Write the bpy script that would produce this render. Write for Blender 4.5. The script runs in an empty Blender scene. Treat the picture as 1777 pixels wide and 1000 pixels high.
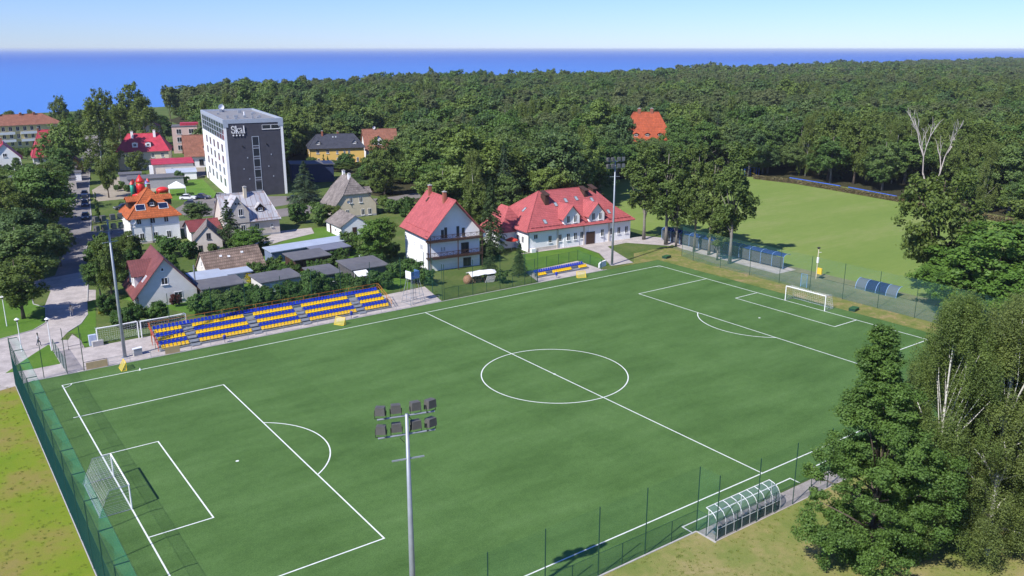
import bpy, math, random
import numpy as np
from mathutils import Vector, Matrix
R = math.radians
S = bpy.context.scene
COL = S.collection

# ------------------------------------------------------------------ camera, sky, sun, exposure
cam_d = bpy.data.cameras.new('camera'); cam = bpy.data.objects.new('camera', cam_d); COL.objects.link(cam)
YAW, PITCH = R(54.189), R(-15.647)
cam.location = (-12.203, -46.013, 39.219)
_f = Vector((math.cos(PITCH)*math.cos(YAW), math.cos(PITCH)*math.sin(YAW), math.sin(PITCH)))
cam.rotation_euler = _f.to_track_quat('-Z', 'Y').to_euler()
cam_d.sensor_width = 36.0; cam_d.lens = 36.0*1481.5/1777.0
cam_d.clip_start = 0.5; cam_d.clip_end = 150000.0
S.camera = cam

SUN_DIR = Vector((-1.0, -0.24, 1.02)).normalized()          # towards the sun
SUN_EL = math.asin(SUN_DIR.z); SUN_AZ = math.atan2(SUN_DIR.x, SUN_DIR.y)
W = bpy.data.worlds.new('World'); S.world = W; W.use_nodes = True
_n = W.node_tree.nodes; _l = W.node_tree.links
for x in list(_n): _n.remove(x)
_sky = _n.new('ShaderNodeTexSky'); _sky.sky_type = 'NISHITA'; _sky.sun_disc = False
_sky.sun_elevation = SUN_EL; _sky.sun_rotation = SUN_AZ; _sky.altitude = 40
_sky.air_density = 1.0; _sky.dust_density = 0.0; _sky.ozone_density = 3.0
_bg = _n.new('ShaderNodeBackground'); _bg.inputs['Strength'].default_value = 0.086
_wo = _n.new('ShaderNodeOutputWorld')
_tint = _n.new('ShaderNodeMix'); _tint.data_type = 'RGBA'; _tint.blend_type = 'MULTIPLY'; _tint.inputs[0].default_value = 1.0
_tint.inputs[7].default_value = (.53, .69, 1.20, 1)                 # cool white balance of the photograph, even over the whole dome
_l.new(_sky.outputs[0], _tint.inputs[6]); _l.new(_tint.outputs[2], _bg.inputs[0]); _l.new(_bg.outputs[0], _wo.inputs[0])
sun_d = bpy.data.lights.new('sun', 'SUN'); sun_d.energy = 4.2; sun_d.angle = R(0.53); sun_d.color = (1.0, 0.965, 0.91)
sun = bpy.data.objects.new('sun', sun_d); COL.objects.link(sun)
sun.rotation_euler = SUN_DIR.to_track_quat('Z', 'Y').to_euler(); sun.location = (-60, -20, 90)
S.view_settings.view_transform = 'Standard'; S.view_settings.look = 'None'
S.view_settings.exposure = 0.66; S.view_settings.gamma = 1.0; S.view_settings.use_curve_mapping = False
S.render.engine = 'CYCLES'
S.cycles.max_bounces = 6; S.cycles.diffuse_bounces = 4; S.cycles.glossy_bounces = 2
S.cycles.transmission_bounces = 3; S.cycles.transparent_max_bounces = 12
S.cycles.use_denoising = True; S.cycles.use_adaptive_sampling = True

# ------------------------------------------------------------------ helpers: objects
def tag(o, label=None, cat=None, group=None, kind=None):
    if label: o['label'] = label
    if cat: o['category'] = cat
    if group: o['group'] = group
    if kind: o['kind'] = kind
    return o
def thing(name, label, cat, loc=(0, 0, 0), rz=0.0, group=None):
    o = bpy.data.objects.new(name, None); COL.objects.link(o)
    o.empty_display_size = 0.3; o.location = loc; o.rotation_euler = (0, 0, rz)
    return tag(o, label, cat, group)
def inst(name, mesh, parent=None, loc=(0, 0, 0), rz=0.0, rot=None, scale=None):
    o = bpy.data.objects.new(name, mesh); COL.objects.link(o)
    o.parent = parent; o.location = loc; o.rotation_euler = rot if rot else (0, 0, rz)
    if scale: o.scale = scale
    return o
class M:
    def __init__(s): s.v = []; s.f = []
    def add(s, vs, fs):
        b = len(s.v); s.v += [tuple(p) for p in vs]; s.f += [tuple(b+i for i in q) for q in fs]; return s
    def poly(s, pts): return s.add(pts, [tuple(range(len(pts)))])
    def box(s, x0, y0, z0, x1, y1, z1):
        return s.add([(x0,y0,z0),(x1,y0,z0),(x1,y1,z0),(x0,y1,z0),(x0,y0,z1),(x1,y0,z1),(x1,y1,z1),(x0,y1,z1)],
                     [(0,3,2,1),(4,5,6,7),(0,1,5,4),(1,2,6,5),(2,3,7,6),(3,0,4,7)])
    def cbox(s, c, d, rz=0.0):
        b = len(s.v); s.box(-d[0]/2,-d[1]/2,-d[2]/2,d[0]/2,d[1]/2,d[2]/2); cs, sn = math.cos(rz), math.sin(rz)
        for i in range(b, len(s.v)):
            x, y, z = s.v[i]; s.v[i] = (c[0]+x*cs-y*sn, c[1]+x*sn+y*cs, c[2]+z)
        return s
    def slab(s, pts, t):                                   # polygon thickened downwards
        n = len(pts); top = list(pts); bot = [(p[0], p[1], p[2]-t) for p in pts]
        return s.add(top+bot, [tuple(range(n)), tuple(range(2*n-1, n-1, -1))] + [(i, n+i, n+(i+1) % n, (i+1) % n) for i in range(n)])
    def thick(s, pts, d):                                  # polygon thickened along vector d
        n = len(pts); bot = [(p[0]+d[0], p[1]+d[1], p[2]+d[2]) for p in pts]
        return s.add(list(pts)+bot, [tuple(range(n)), tuple(range(2*n-1, n-1, -1))] + [(i, n+i, n+(i+1) % n, (i+1) % n) for i in range(n)])
    def tube(s, path, rad, n=6, caps=True):
        P = [Vector(p) for p in path]; rr = rad if isinstance(rad, (list, tuple)) else [rad]*len(P); rings = []
        for i, p in enumerate(P):
            t = (P[min(i+1, len(P)-1)]-P[max(i-1, 0)]).normalized()
            a = t.cross(Vector((0, 0, 1)) if abs(t.z) < 0.9 else Vector((1, 0, 0))).normalized(); b = t.cross(a)
            rings.append([p+a*(rr[i]*math.cos(2*math.pi*k/n))+b*(rr[i]*math.sin(2*math.pi*k/n)) for k in range(n)])
        vs = [q for r_ in rings for q in r_]; fs = []
        for i in range(len(P)-1):
            for k in range(n): fs.append((i*n+k, i*n+(k+1) % n, (i+1)*n+(k+1) % n, (i+1)*n+k))
        if caps: fs += [tuple(range(n-1, -1, -1)), tuple(range((len(P)-1)*n, len(P)*n))]
        return s.add(vs, fs)
    def ell(s, c, r, nu=10, nv=6):
        vs = []; fs = []
        for j in range(nv+1):
            ph = math.pi*j/nv
            for i in range(nu):
                th = 2*math.pi*i/nu; vs.append((c[0]+r[0]*math.sin(ph)*math.cos(th), c[1]+r[1]*math.sin(ph)*math.sin(th), c[2]+r[2]*math.cos(ph)))
        for j in range(nv):
            for i in range(nu): fs.append((j*nu+i, (j+1)*nu+i, (j+1)*nu+(i+1) % nu, j*nu+(i+1) % nu))
        return s.add(vs, fs)
    def mesh(s, name, mat, smooth=False):
        m = bpy.data.meshes.new(name); m.from_pydata(s.v, [], s.f); m.materials.append(mat)
        if smooth: m.polygons.foreach_set('use_smooth', [True]*len(m.polygons))
        m.update(); return m
    def ob(s, name, mat, parent=None, smooth=False, loc=(0, 0, 0), rz=0.0):
        return inst(name, s.mesh(name, mat, smooth), parent, loc, rz)
_cache = {}
def cached(key, fn):
    if key not in _cache: _cache[key] = fn()
    return _cache[key]

# ------------------------------------------------------------------ helpers: materials
def _new(name):
    m = bpy.data.materials.new(name); m.use_nodes = True; n = m.node_tree.nodes; l = m.node_tree.links
    b = n['Principled BSDF']; return m, n, l, b
def _noise(n, l, vec, scale, detail=4, rough=.6):
    t = n.new('ShaderNodeTexNoise'); t.inputs['Scale'].default_value = scale; t.inputs['Detail'].default_value = detail
    t.inputs['Roughness'].default_value = rough; l.new(vec, t.inputs['Vector']); return t.outputs['Fac']
def _ramp(n, l, fac, stops):
    r = n.new('ShaderNodeValToRGB'); e = r.color_ramp.elements
    while len(e) < len(stops): e.new(0.5)
    for q, (p, c) in zip(e, stops): q.position = p; q.color = (*c, 1)
    l.new(fac, r.inputs[0]); return r.outputs[0]
def _mix(n, l, fac, a, b, mode='MIX'):
    m = n.new('ShaderNodeMix'); m.data_type = 'RGBA'; m.blend_type = mode
    for sock, v in ((m.inputs[0], fac), (m.inputs[6], a), (m.inputs[7], b)):
        if hasattr(v, 'links'): l.new(v, sock)
        elif isinstance(v, (int, float)): sock.default_value = v
        else: sock.default_value = (*v, 1)
    return m.outputs[2]
def _coord(n, kind='Object'): return n.new('ShaderNodeTexCoord').outputs[kind]
def _geo(n): return n.new('ShaderNodeNewGeometry').outputs['Position']
def sc(c, k): return tuple(max(0, min(1, x*k)) for x in c)
def mat(name, col, rough=.75, var=.12, scale=2.0, bump=0.0, metal=0.0, spec=.35, dirt=None, dirt_amt=.4):
    m, n, l, b = _new(name); v = _coord(n); f = _noise(n, l, v, scale)
    c = _ramp(n, l, f, [(.3, sc(col, 1-var)), (.7, sc(col, 1+var))])
    if dirt:
        f2 = _noise(n, l, v, scale*.35, 5, .7); a = _ramp(n, l, f2, [(.5, (0,0,0)), (.75, (dirt_amt,)*3)]); c = _mix(n, l, a, c, dirt)
    l.new(c, b.inputs['Base Color']); b.inputs['Roughness'].default_value = rough; b.inputs['Metallic'].default_value = metal
    b.inputs['Specular IOR Level'].default_value = spec
    if bump:
        bp = n.new('ShaderNodeBump'); bp.inputs['Strength'].default_value = bump; bp.inputs['Distance'].default_value = .05
        l.new(_noise(n, l, v, scale*6), bp.inputs['Height']); l.new(bp.outputs[0], b.inputs['Normal'])
    return m
def tilemat(name, col, bw=.35, bh=.4, var=.18, mortar=.55, rough=.75, msize=.03, bump=.5, col2=None, patch=.15, spec=.3, pos=False):
    m, n, l, b = _new(name); v = _geo(n) if pos else _coord(n)
    t = n.new('ShaderNodeTexBrick'); l.new(v, t.inputs['Vector']); t.inputs['Scale'].default_value = 1.0
    t.inputs['Brick Width'].default_value = bw; t.inputs['Row Height'].default_value = bh; t.inputs['Mortar Size'].default_value = msize
    t.inputs['Color1'].default_value = (*sc(col, 1-var), 1); t.inputs['Color2'].default_value = (*sc(col2 or col, 1+var), 1)
    t.inputs['Mortar'].default_value = (*sc(col, mortar), 1)
    f = _noise(n, l, v, .6, 5); a = _ramp(n, l, f, [(.35, (1-patch,)*3), (.65, (1+patch,)*3)])
    c = _mix(n, l, 1.0, t.outputs['Color'], a, 'MULTIPLY'); l.new(c, b.inputs['Base Color'])
    b.inputs['Roughness'].default_value = rough; b.inputs['Specular IOR Level'].default_value = spec
    bp = n.new('ShaderNodeBump'); bp.inputs['Strength'].default_value = bump; bp.inputs['Distance'].default_value = .03; bp.invert = True
    l.new(t.outputs['Fac'], bp.inputs['Height']); l.new(bp.outputs[0], b.inputs['Normal'])
    return m
def glassmat(name, col, rough=.12):
    m, n, l, b = _new(name); b.inputs['Base Color'].default_value = (*col, 1); b.inputs['Roughness'].default_value = rough
    b.inputs['Specular IOR Level'].default_value = .5
    bp = n.new('ShaderNodeBump'); bp.inputs['Strength'].default_value = .08; l.new(_noise(n, l, _geo(n), .8), bp.inputs['Height']); l.new(bp.outputs[0], b.inputs['Normal'])
    return m
def netmat(name, col, dens, cell=0.0):
    m, n, l, b = _new(name); n.remove(b); out = [x for x in n if x.type == 'OUTPUT_MATERIAL'][0]
    d = n.new('ShaderNodeBsdfDiffuse'); d.inputs[0].default_value = (*col, 1); t = n.new('ShaderNodeBsdfTransparent')
    mx = n.new('ShaderNodeMixShader'); l.new(t.outputs[0], mx.inputs[1]); l.new(d.outputs[0], mx.inputs[2])
    f = _noise(n, l, _geo(n), 1.2, 3); r_ = n.new('ShaderNodeMapRange'); l.new(f, r_.inputs[0])
    r_.inputs[1].default_value = .3; r_.inputs[2].default_value = .7; r_.inputs[3].default_value = dens*.85; r_.inputs[4].default_value = dens*1.15
    l.new(r_.outputs[0], mx.inputs[0]); l.new(mx.outputs[0], out.inputs[0]); return m
def leafmat(name, cols, transl=.28):
    m, n, l, b = _new(name); n.remove(b); out = [x for x in n if x.type == 'OUTPUT_MATERIAL'][0]
    oi = n.new('ShaderNodeObjectInfo'); k = len(cols)
    c = _ramp(n, l, oi.outputs['Random'], [(i/(k-1), cols[i]) for i in range(k)])
    f = _noise(n, l, _geo(n), .55, 3); v = _ramp(n, l, f, [(.3, (.8, .82, .85)), (.7, (1.22, 1.18, 1.05))])
    f2 = _noise(n, l, _geo(n), 4.0, 1); v2 = _ramp(n, l, f2, [(.3, (.8,)*3), (.7, (1.2,)*3)])
    c = _mix(n, l, 1.0, _mix(n, l, 1.0, c, v, 'MULTIPLY'), v2, 'MULTIPLY')
    d = n.new('ShaderNodeBsdfPrincipled'); d.inputs['Roughness'].default_value = .55; d.inputs['Specular IOR Level'].default_value = .25
    l.new(c, d.inputs['Base Color'])
    t = n.new('ShaderNodeBsdfTranslucent'); tc = _mix(n, l, 1.0, c, (1.25, 1.2, .6), 'MULTIPLY'); l.new(tc, t.inputs[0])
    mx = n.new('ShaderNodeMixShader'); mx.inputs[0].default_value = transl
    l.new(d.outputs[0], mx.inputs[1]); l.new(t.outputs[0], mx.inputs[2]); l.new(mx.outputs[0], out.inputs[0]); return m
def groundmat(name, stops, s1=.15, s2=2.5, fine=25, fine_amt=.25, bump=.3, rough=.95, mid=None, stretch=None):
    m, n, l, b = _new(name); v = _geo(n)
    if stretch:
        mp = n.new('ShaderNodeMapping'); l.new(v, mp.inputs[0]); mp.inputs['Scale'].default_value = stretch; v1 = mp.outputs[0]
    else: v1 = v
    a = _noise(n, l, v1, s1, 4, .6); bb = _noise(n, l, v1, s2, 4, .65)
    mth = n.new('ShaderNodeMath'); mth.operation = 'MULTIPLY_ADD'; mth.inputs[1].default_value = .4 if mid is None else mid; l.new(bb, mth.inputs[0])
    m2 = n.new('ShaderNodeMath'); m2.operation = 'MULTIPLY'; m2.inputs[1].default_value = .6 if mid is None else 1-mid; l.new(a, m2.inputs[0]); l.new(m2.outputs[0], mth.inputs[2])
    c = _ramp(n, l, mth.outputs[0], stops)
    ff = _noise(n, l, v, fine, 2); fr = _ramp(n, l, ff, [(.3, (1-fine_amt,)*3), (.7, (1+fine_amt,)*3)])
    c = _mix(n, l, 1.0, c, fr, 'MULTIPLY'); l.new(c, b.inputs['Base Color']); b.inputs['Roughness'].default_value = rough
    b.inputs['Specular IOR Level'].default_value = .12
    if bump:
        bp = n.new('ShaderNodeBump'); bp.inputs['Strength'].default_value = bump; bp.inputs['Distance'].default_value = .06
        l.new(_noise(n, l, v, fine*.6, 3), bp.inputs['Height']); l.new(bp.outputs[0], b.inputs['Normal'])
    return m

WHITE = mat('white_render', (.82, .82, .82), .85, .03, .8, .05, dirt=(.62, .60, .57), dirt_amt=.18)
WHITEM = mat('white_metal', (.8, .8, .8), .4, .04)
CREAM = mat('cream_render', (.62, .54, .40), .88, .06, 1.0, .1, dirt=(.4, .35, .28), dirt_amt=.3)
YELLOWR = mat('yellow_render', (.72, .47, .13), .88, .06, 1.0, .1, dirt=(.5, .34, .14), dirt_amt=.25)
BEIGE = mat('beige_render', (.58, .52, .46), .9, .08, 1.0, .15, dirt=(.34, .30, .27), dirt_amt=.5)
PINK = mat('pink_render', (.58, .42, .37), .88, .06)
GREYW = mat('grey_wall', (.33, .33, .35), .88, .1, 1.5, .1)
FRAME = mat('window_frame', (.80, .80, .80), .5, .03)
DFRAME = mat('dark_frame', (.10, .09, .09), .5, .05)
GLASS = glassmat('window_glass', (.022, .026, .034))
SKYGLASS = glassmat('roof_window_glass', (.30, .34, .38), .1)
GALV = mat('galvanised_steel', (.33, .355, .39), .5, .1, 1.5, metal=.4, dirt=(.24, .25, .27), dirt_amt=.4)
DGREEN = mat('dark_green_paint', (.012, .05, .035), .5, .1)
BLACKM = mat('black_metal', (.02, .02, .022), .5, .1)
BROWNW = mat('brown_wood', (.06, .032, .022), .7, .2)
CONC = mat('concrete', (.40, .385, .37), .9, .12, 1.5, .2)
BRICK = tilemat('red_brick', (.36, .13, .08), .25, .08, .2, .8, pos=True)
RT_ORANGE = tilemat('orange_tiles', (.44, .115, .035), .30, .36, .16, .5, .7)
RT_RED = tilemat('red_sheet_tiles', (.44, .108, .108), .22, .38, .10, .55, .62, .03, .5, spec=.25, patch=.10)
RT_CRIM = tilemat('crimson_sheet', (.42, .035, .06), .5, .4, .06, .75, .5, .02, .3, spec=.4)
RT_BROWN = tilemat('brown_red_tiles', (.20, .068, .066), .24, .36, .1, .6, .6, .03, .5)
RT_GREY = tilemat('grey_slates', (.215, .185, .17), .35, .34, .18, .55, .85, .03, .5, patch=.25)
RT_TAN = tilemat('weathered_tiles', (.30, .215, .165), .34, .42, .2, .5, .9, .05, .6, patch=.25)
RT_DARK = tilemat('anthracite_tiles', (.055, .058, .075), .4, .36, .14, .55, .5, .03, .5)
RT_MAROON = tilemat('maroon_sheet', (.20, .05, .05), .5, .5, .05, .75, .55)
RT_FAR = tilemat('brown_tiles', (.27, .115, .075), .4, .4, .15, .65, .8)
RT_VILLA = tilemat('vermilion_tiles', (.40, .088, .036), .35, .4, .15, .6, .75)
FELT = mat('roofing_felt', (.11, .11, .125), .85, .12, .8, .2, dirt=(.17, .165, .16), dirt_amt=.5)
SHEET = mat('pale_roof_sheet', (.42, .47, .56), .5, .08, .6, metal=.2)
def _zinc():
    m, n, l, b = _new('rusty_zinc'); v = _coord(n)
    w = n.new('ShaderNodeTexBrick'); l.new(v, w.inputs['Vector']); w.inputs['Brick Width'].default_value = 1.1; w.inputs['Row Height'].default_value = 2.2
    w.inputs['Scale'].default_value = 1; w.inputs['Mortar Size'].default_value = .05; w.inputs['Color1'].default_value = (.48, .48, .50, 1); w.inputs['Color2'].default_value = (.38, .38, .41, 1); w.inputs['Mortar'].default_value = (.22, .18, .17, 1)
    mp = n.new('ShaderNodeMapping'); mp.inputs['Scale'].default_value = (1.4, .5, .5); l.new(v, mp.inputs[0])
    f = _noise(n, l, mp.outputs[0], .9, 6, .7); a = _ramp(n, l, f, [(.50, (0, 0, 0)), (.66, (.75,)*3)])
    c = _mix(n, l, a, w.outputs['Color'], (.30, .15, .10)); l.new(c, b.inputs['Base Color']); b.inputs['Roughness'].default_value = .55; b.inputs['Metallic'].default_value = .15
    return m
ZINC = _zinc()

# ------------------------------------------------------------------ the setting
G_BASE = groundmat('rough_grass', [(.3, (.045, .085, .018)), (.5, (.085, .125, .03)), (.68, (.15, .155, .055))], .12, 1.6, 12, .25)
G_LAWN = groundmat('mown_lawn', [(.3, (.055, .13, .016)), (.5, (.085, .17, .022)), (.7, (.12, .19, .035))], .25, 2.5, 18, .2)
G_DRY = groundmat('dry_lawn', [(.34, (.13, .175, .04)), (.47, (.18, .20, .055)), (.58, (.25, .225, .085)), (.70, (.32, .26, .14))], .16, 1.1, 14, .22, mid=.3)
G_LEFT = groundmat('patchy_lawn', [(.34, (.125, .20, .014)), (.47, (.165, .215, .02)), (.57, (.21, .19, .045)), (.68, (.25, .19, .08))], .10, .9, 14, .2, mid=.16)
G_FIELD = groundmat('second_field_grass', [(.32, (.135, .205, .042)), (.5, (.165, .228, .052)), (.68, (.22, .25, .085))], .05, .6, 9, .22, stretch=(.35, 1.6, 1))
G_BANK = groundmat('dry_bank', [(.34, (.10, .145, .03)), (.5, (.17, .18, .05)), (.62, (.28, .21, .10)), (.74, (.34, .25, .15))], .35, 1.6, 14, .25)
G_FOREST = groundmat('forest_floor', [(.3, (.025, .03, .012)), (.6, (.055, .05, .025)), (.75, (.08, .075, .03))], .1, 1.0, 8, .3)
def _turf():
    m, n, l, b = _new('artificial_turf'); v = _geo(n)
    mp = n.new('ShaderNodeMapping'); l.new(v, mp.inputs[0]); mp.inputs['Scale'].default_value = (.45, 1.5, 1)
    a = _noise(n, l, mp.outputs[0], .16, 5, .65); c = _ramp(n, l, a, [(.32, (.056, .116, .026)), (.5, (.073, .144, .036)), (.68, (.090, .168, .047))])
    a2 = _noise(n, l, v, 1.1, 4, .7); r2 = _ramp(n, l, a2, [(.3, (.90, .91, .89)), (.7, (1.09, 1.08, 1.09))]); c = _mix(n, l, 1.0, c, r2, 'MULTIPLY')
    a3 = _noise(n, l, v, 9, 3, .8); r3 = _ramp(n, l, a3, [(.3, (.62, .66, .6)), (.7, (1.36, 1.33, 1.38))]); c = _mix(n, l, 1.0, c, r3, 'MULTIPLY')
    br = n.new('ShaderNodeTexBrick'); l.new(v, br.inputs['Vector']); br.inputs['Scale'].default_value = 1; br.inputs['Brick Width'].default_value = 4.1; br.inputs['Row Height'].default_value = 200; br.inputs['Mortar Size'].default_value = .035; br.offset = 0
    br.inputs['Color1'].default_value = (.95, .96, .95, 1); br.inputs['Color2'].default_value = (1.05, 1.04, 1.05, 1); br.inputs['Mortar'].default_value = (.93, .95, .92, 1); c = _mix(n, l, 1.0, c, br.outputs['Color'], 'MULTIPLY')
    l.new(c, b.inputs['Base Color']); b.inputs['Roughness'].default_value = .8; b.inputs['Specular IOR Level'].default_value = .18
    bp = n.new('ShaderNodeBump'); bp.inputs['Strength'].default_value = .45; bp.inputs['Distance'].default_value = .06
    l.new(_noise(n, l, v, 22, 3, .8), bp.inputs['Height']); l.new(bp.outputs[0], b.inputs['Normal']); return m
TURF = _turf()
LINE = mat('line_paint', (.70, .73, .69), .85, .10, 3.0, dirt=(.45, .52, .42), dirt_amt=.35)
PAVE = tilemat('paving_blocks', (.42, .375, .35), .22, .11, .1, .82, .9, .01, .2, patch=.16, pos=True)
ASPH = groundmat('old_asphalt', [(.3, (.15, .135, .13)), (.5, (.19, .172, .165)), (.7, (.235, .21, .20))], .2, 1.5, 20, .12, .1)
ROADM = groundmat('street_paving', [(.3, (.17, .158, .155)), (.5, (.215, .198, .192)), (.7, (.265, .243, .235))], .2, 1.2, 10, .12, .1)
GRAVEL = groundmat('sandy_yard', [(.3, (.24, .21, .16)), (.5, (.31, .27, .21)), (.7, (.38, .33, .27))], .2, 1.2, 10, .15, .2)

def sheet(name, pts, z, m, label=None):
    o = M().poly([(p[0], p[1], z) for p in pts]).ob(name, m); o['kind'] = 'structure'
    if o.data.polygons[0].normal.z < 0: o.data.flip_normals()
    return o
sheet('ground', [(-3000, -3000), (5000, -3000), (5000, 1565), (-3000, -35)], 0, G_BASE)
def _sea():
    m, n, l, b = _new('sea_water'); v = _geo(n)
    mp = n.new('ShaderNodeMapping'); l.new(v, mp.inputs[0]); mp.inputs['Rotation'].default_value = (0, 0, R(36)); mp.inputs['Scale'].default_value = (.25, 1.0, 1)
    f = _noise(n, l, mp.outputs[0], .006, 5, .6); c = _ramp(n, l, f, [(.35, (.028, .105, .40)), (.65, (.036, .122, .44))])
    ln = n.new('ShaderNodeVectorMath'); ln.operation = 'LENGTH'; l.new(v, ln.inputs[0])
    sh = n.new('ShaderNodeMapRange'); l.new(ln.outputs['Value'], sh.inputs[0]); sh.inputs[1].default_value = 450; sh.inputs[2].default_value = 4500; sh.interpolation_type = 'SMOOTHSTEP'
    c = _mix(n, l, sh.outputs[0], (.075, .20, .52), c); l.new(c, b.inputs['Base Color'])     # paler sandy shallows along the shore
    b.inputs['Roughness'].default_value = .55; b.inputs['Specular IOR Level'].default_value = .12
    bp = n.new('ShaderNodeBump'); bp.inputs['Strength'].default_value = .5; bp.inputs['Distance'].default_value = .6
    l.new(_noise(n, l, mp.outputs[0], .25, 4, .65), bp.inputs['Height']); l.new(bp.outputs[0], b.inputs['Normal']); return m
sea = M().poly([(-90000, -90000, -4), (90000, -90000, -4), (90000, 90000, -4), (-90000, 90000, -4)]).ob('sea', _sea()); sea['kind'] = 'structure'
FOREST_EDGE = [(80, 270), (82, 240), (99, 226), (108, 214), (98, 192), (94, 168), (99, 150), (87, 122), (86, 107), (112, 107), (128, 112), (142, 124), (152, 138), (162, 150), (190, 150), (204, 136), (214, 118), (214, 98), (210, 74), (204, 48), (196, 20), (190, -20), (188, -140), (1600, -300), (4200, 300), (4200, 1390), (600, 672), (180, 586), (118, 470), (112, 400), (100, 340)]
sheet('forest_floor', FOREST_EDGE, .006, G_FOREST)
FIELD2 = [(121, -120), (121, 100), (128, 112), (142, 124), (152, 138), (162, 150), (190, 150), (204, 136), (214, 118), (214, 98), (210, 74), (204, 48), (196, 20), (190, -20), (188, -120)]
sheet('grass_field', FIELD2, .012, G_FIELD)
PL, PW = 101.2, 63.9
sheet('football_turf', [(-4.4, -3.3), (37.8, -3.3), (52.8, -3.3), (104.3, -3.3), (104.3, 67.3), (-2.6, 67.5), (-4.4, 68.5)], .018, TURF)
sheet('patchy_lawn', [(-60, -60), (-4.65, -60), (-4.65, 69.4), (-9.4, 72.7), (-60, 80)], .012, G_LEFT)
sheet('dry_lawn', [(-4.6, -60), (104, -60), (104, -3.45), (52.8, -3.45), (52.8, -5.4), (37.8, -5.4), (37.8, -3.45), (-4.6, -3.45)], .012, G_DRY)
sheet('dry_bank', [(93.7, 68), (98.9, 68.4), (104.4, 74.1), (114.5, 74.4), (111, 60), (110.5, 42.4), (109.5, 29), (109.5, 18), (109.5, -20), (104.35, -20), (104.35, 67.35)], .014, G_BANK)
sheet('fence_margin', [(109.52, -20), (121, -20), (121, 60), (114.6, 74.4), (111.05, 60), (110.55, 42.4), (109.52, 29)], .010, groundmat('worn_margin', [(.3, (.10, .13, .05)), (.6, (.20, .19, .11)), (.75, (.26, .22, .15))], .3, 1.5, 12, .25))
PLAZA = [(-8.7, 65.6), (-6.0, 98.5), (-1.8, 95.5), (3.6, 102.6), (5.7, 111.4), (3.9, 114.9), (4.3, 120.2), (8.0, 122.3), (13.4, 122.5), (10.9, 108.5), (12.0, 107.7), (10.8, 101.4), (9.5, 101.1), (8.2, 93.6), (6.4, 88.9), (4.2, 85.9), (2.7, 82.6), (3.6, 82.0), (4.5, 84.4), (5.0, 81.0), (4.8, 77.0), (6.2, 77.2), (5.9, 74.5), (4.1, 67.9), (1.4, 67.8), (-2.5, 67.7)]
sheet('plaza_paving', PLAZA, .020, PAVE)
sheet('round_lawn', [(-9, 112.6), (2.5, 108.2), (2.2, 104.4), (3.5, 101.1), (2.3, 92.5), (0.3, 89.7), (-2.3, 88.6), (-9.0, 86.0)], .030, G_LAWN)
sheet('triangle_lawn', [(-5.1, 72.5), (-3.1, 75.6), (-0.9, 78.8), (1.1, 81.5), (1.1, 72.2), (-1.9, 72.1)], .030, G_LAWN)
sheet('entrance_lawn', [(9.5, 100.7), (10.6, 100.7), (6.4, 77.4), (4.9, 77.3), (5.0, 81.0), (4.8, 84.8), (4.1, 85.3), (6.3, 88.6), (8.1, 93.0)], .024, G_LAWN)
sheet('grandstand_paving', [(1.25, 67.7), (1.7, 72.7), (4.8, 76.9), (13.5, 77.1), (50, 76.3), (58.1, 77.0), (55.9, 67.75)], .026, PAVE)
sheet('small_stand_paving', [(75.6, 67.7), (90.6, 67.7), (91.2, 75.8), (78.0, 74.9)], .026, PAVE)
SL = [(4.3, 120.2), (8.0, 122.3), (12.2, 140.3), (13.0, 150.2), (13.6, 160.0), (16.5, 175), (34.5, 265.7), (39.8, 288.8), (50, 330), (62, 400)]
SR = [(68, 398), (56, 328), (43.8, 286), (37.8, 255), (32.0, 223.6), (24.6, 180), (21.0, 161.2), (19.2, 150.1), (16.9, 143.2), (13.4, 122.5)]
sheet('street', SL+SR, .022, ROADM)
sheet('cross_street', [(-40, 158.5), (13.1, 159.8), (30.4, 161.2), (51.5, 160.8), (72.6, 163.2), (98.0, 162.4), (112, 166), (160, 185), (162, 180), (112, 158.5), (93.7, 154.3), (68.7, 152.3), (48.1, 151.2), (28.5, 150.6), (11.8, 150.2), (-40, 149)], .027, ASPH)
for k, (x, y) in enumerate([(12, 155), (16.5, 155.2), (21, 155.4), (25.5, 155.6)]):
    o = M().box(x, y-.06, .031, x+2, y+.06, .033).ob('lane_dash', LINE); o['kind'] = 'structure'
sheet('hotel_lawn', [(39.9, 199.8), (60.5, 226), (65.0, 226), (59.0, 189.6), (49.5, 189.1)], .016, G_LAWN)
sheet('car_park', [(42.8, 176.5), (50.6, 188.7), (59.0, 189.3), (77.4, 178.7), (73.1, 168.2), (52.3, 163.0), (43.5, 163.8)], .018, ASPH)
sheet('garden_lawn', [(46.2, 115.9), (49.5, 123.1), (52.5, 126), (60.5, 129.3), (62.7, 135), (64.6, 134.2), (65.1, 126.1), (58.1, 115.0)], .016, G_LAWN)
sheet('yard_paving', [(44.8, 121.9), (45.6, 125.9), (54.5, 136.1), (62.5, 135.7), (60.5, 129.4), (51.9, 126.1)], .018, PAVE)
sheet('gravel_yard', [(32.7, 223.1), (43.2, 246.6), (66.0, 250.1), (92.7, 318.9), (68.2, 233.4), (62.3, 228.8), (39.9, 201.8), (29.5, 201.7)], .014, GRAVEL)
sheet('club_path', [(101.0, 86.5), (117.6, 84.6), (122, 76.4), (115.0, 74.6), (109.7, 82.0), (104.1, 81.6), (98.9, 68.5), (93.8, 69.1), (98.8, 78.1), (99.6, 85.2), (86, 86.6), (86, 87)], .030, PAVE)
sheet('club_lawn', [(86, 86.4), (99.2, 85.1), (98.4, 78.1), (93.6, 69.3), (91.9, 70.3), (91.3, 76.0), (78.3, 75.1)], .016, G_LAWN)
sheet('dugout_paving', [(37.8, -5.4), (56.5, -5.4), (56.5, -3.45), (37.8, -3.45)], .028, PAVE)
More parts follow.
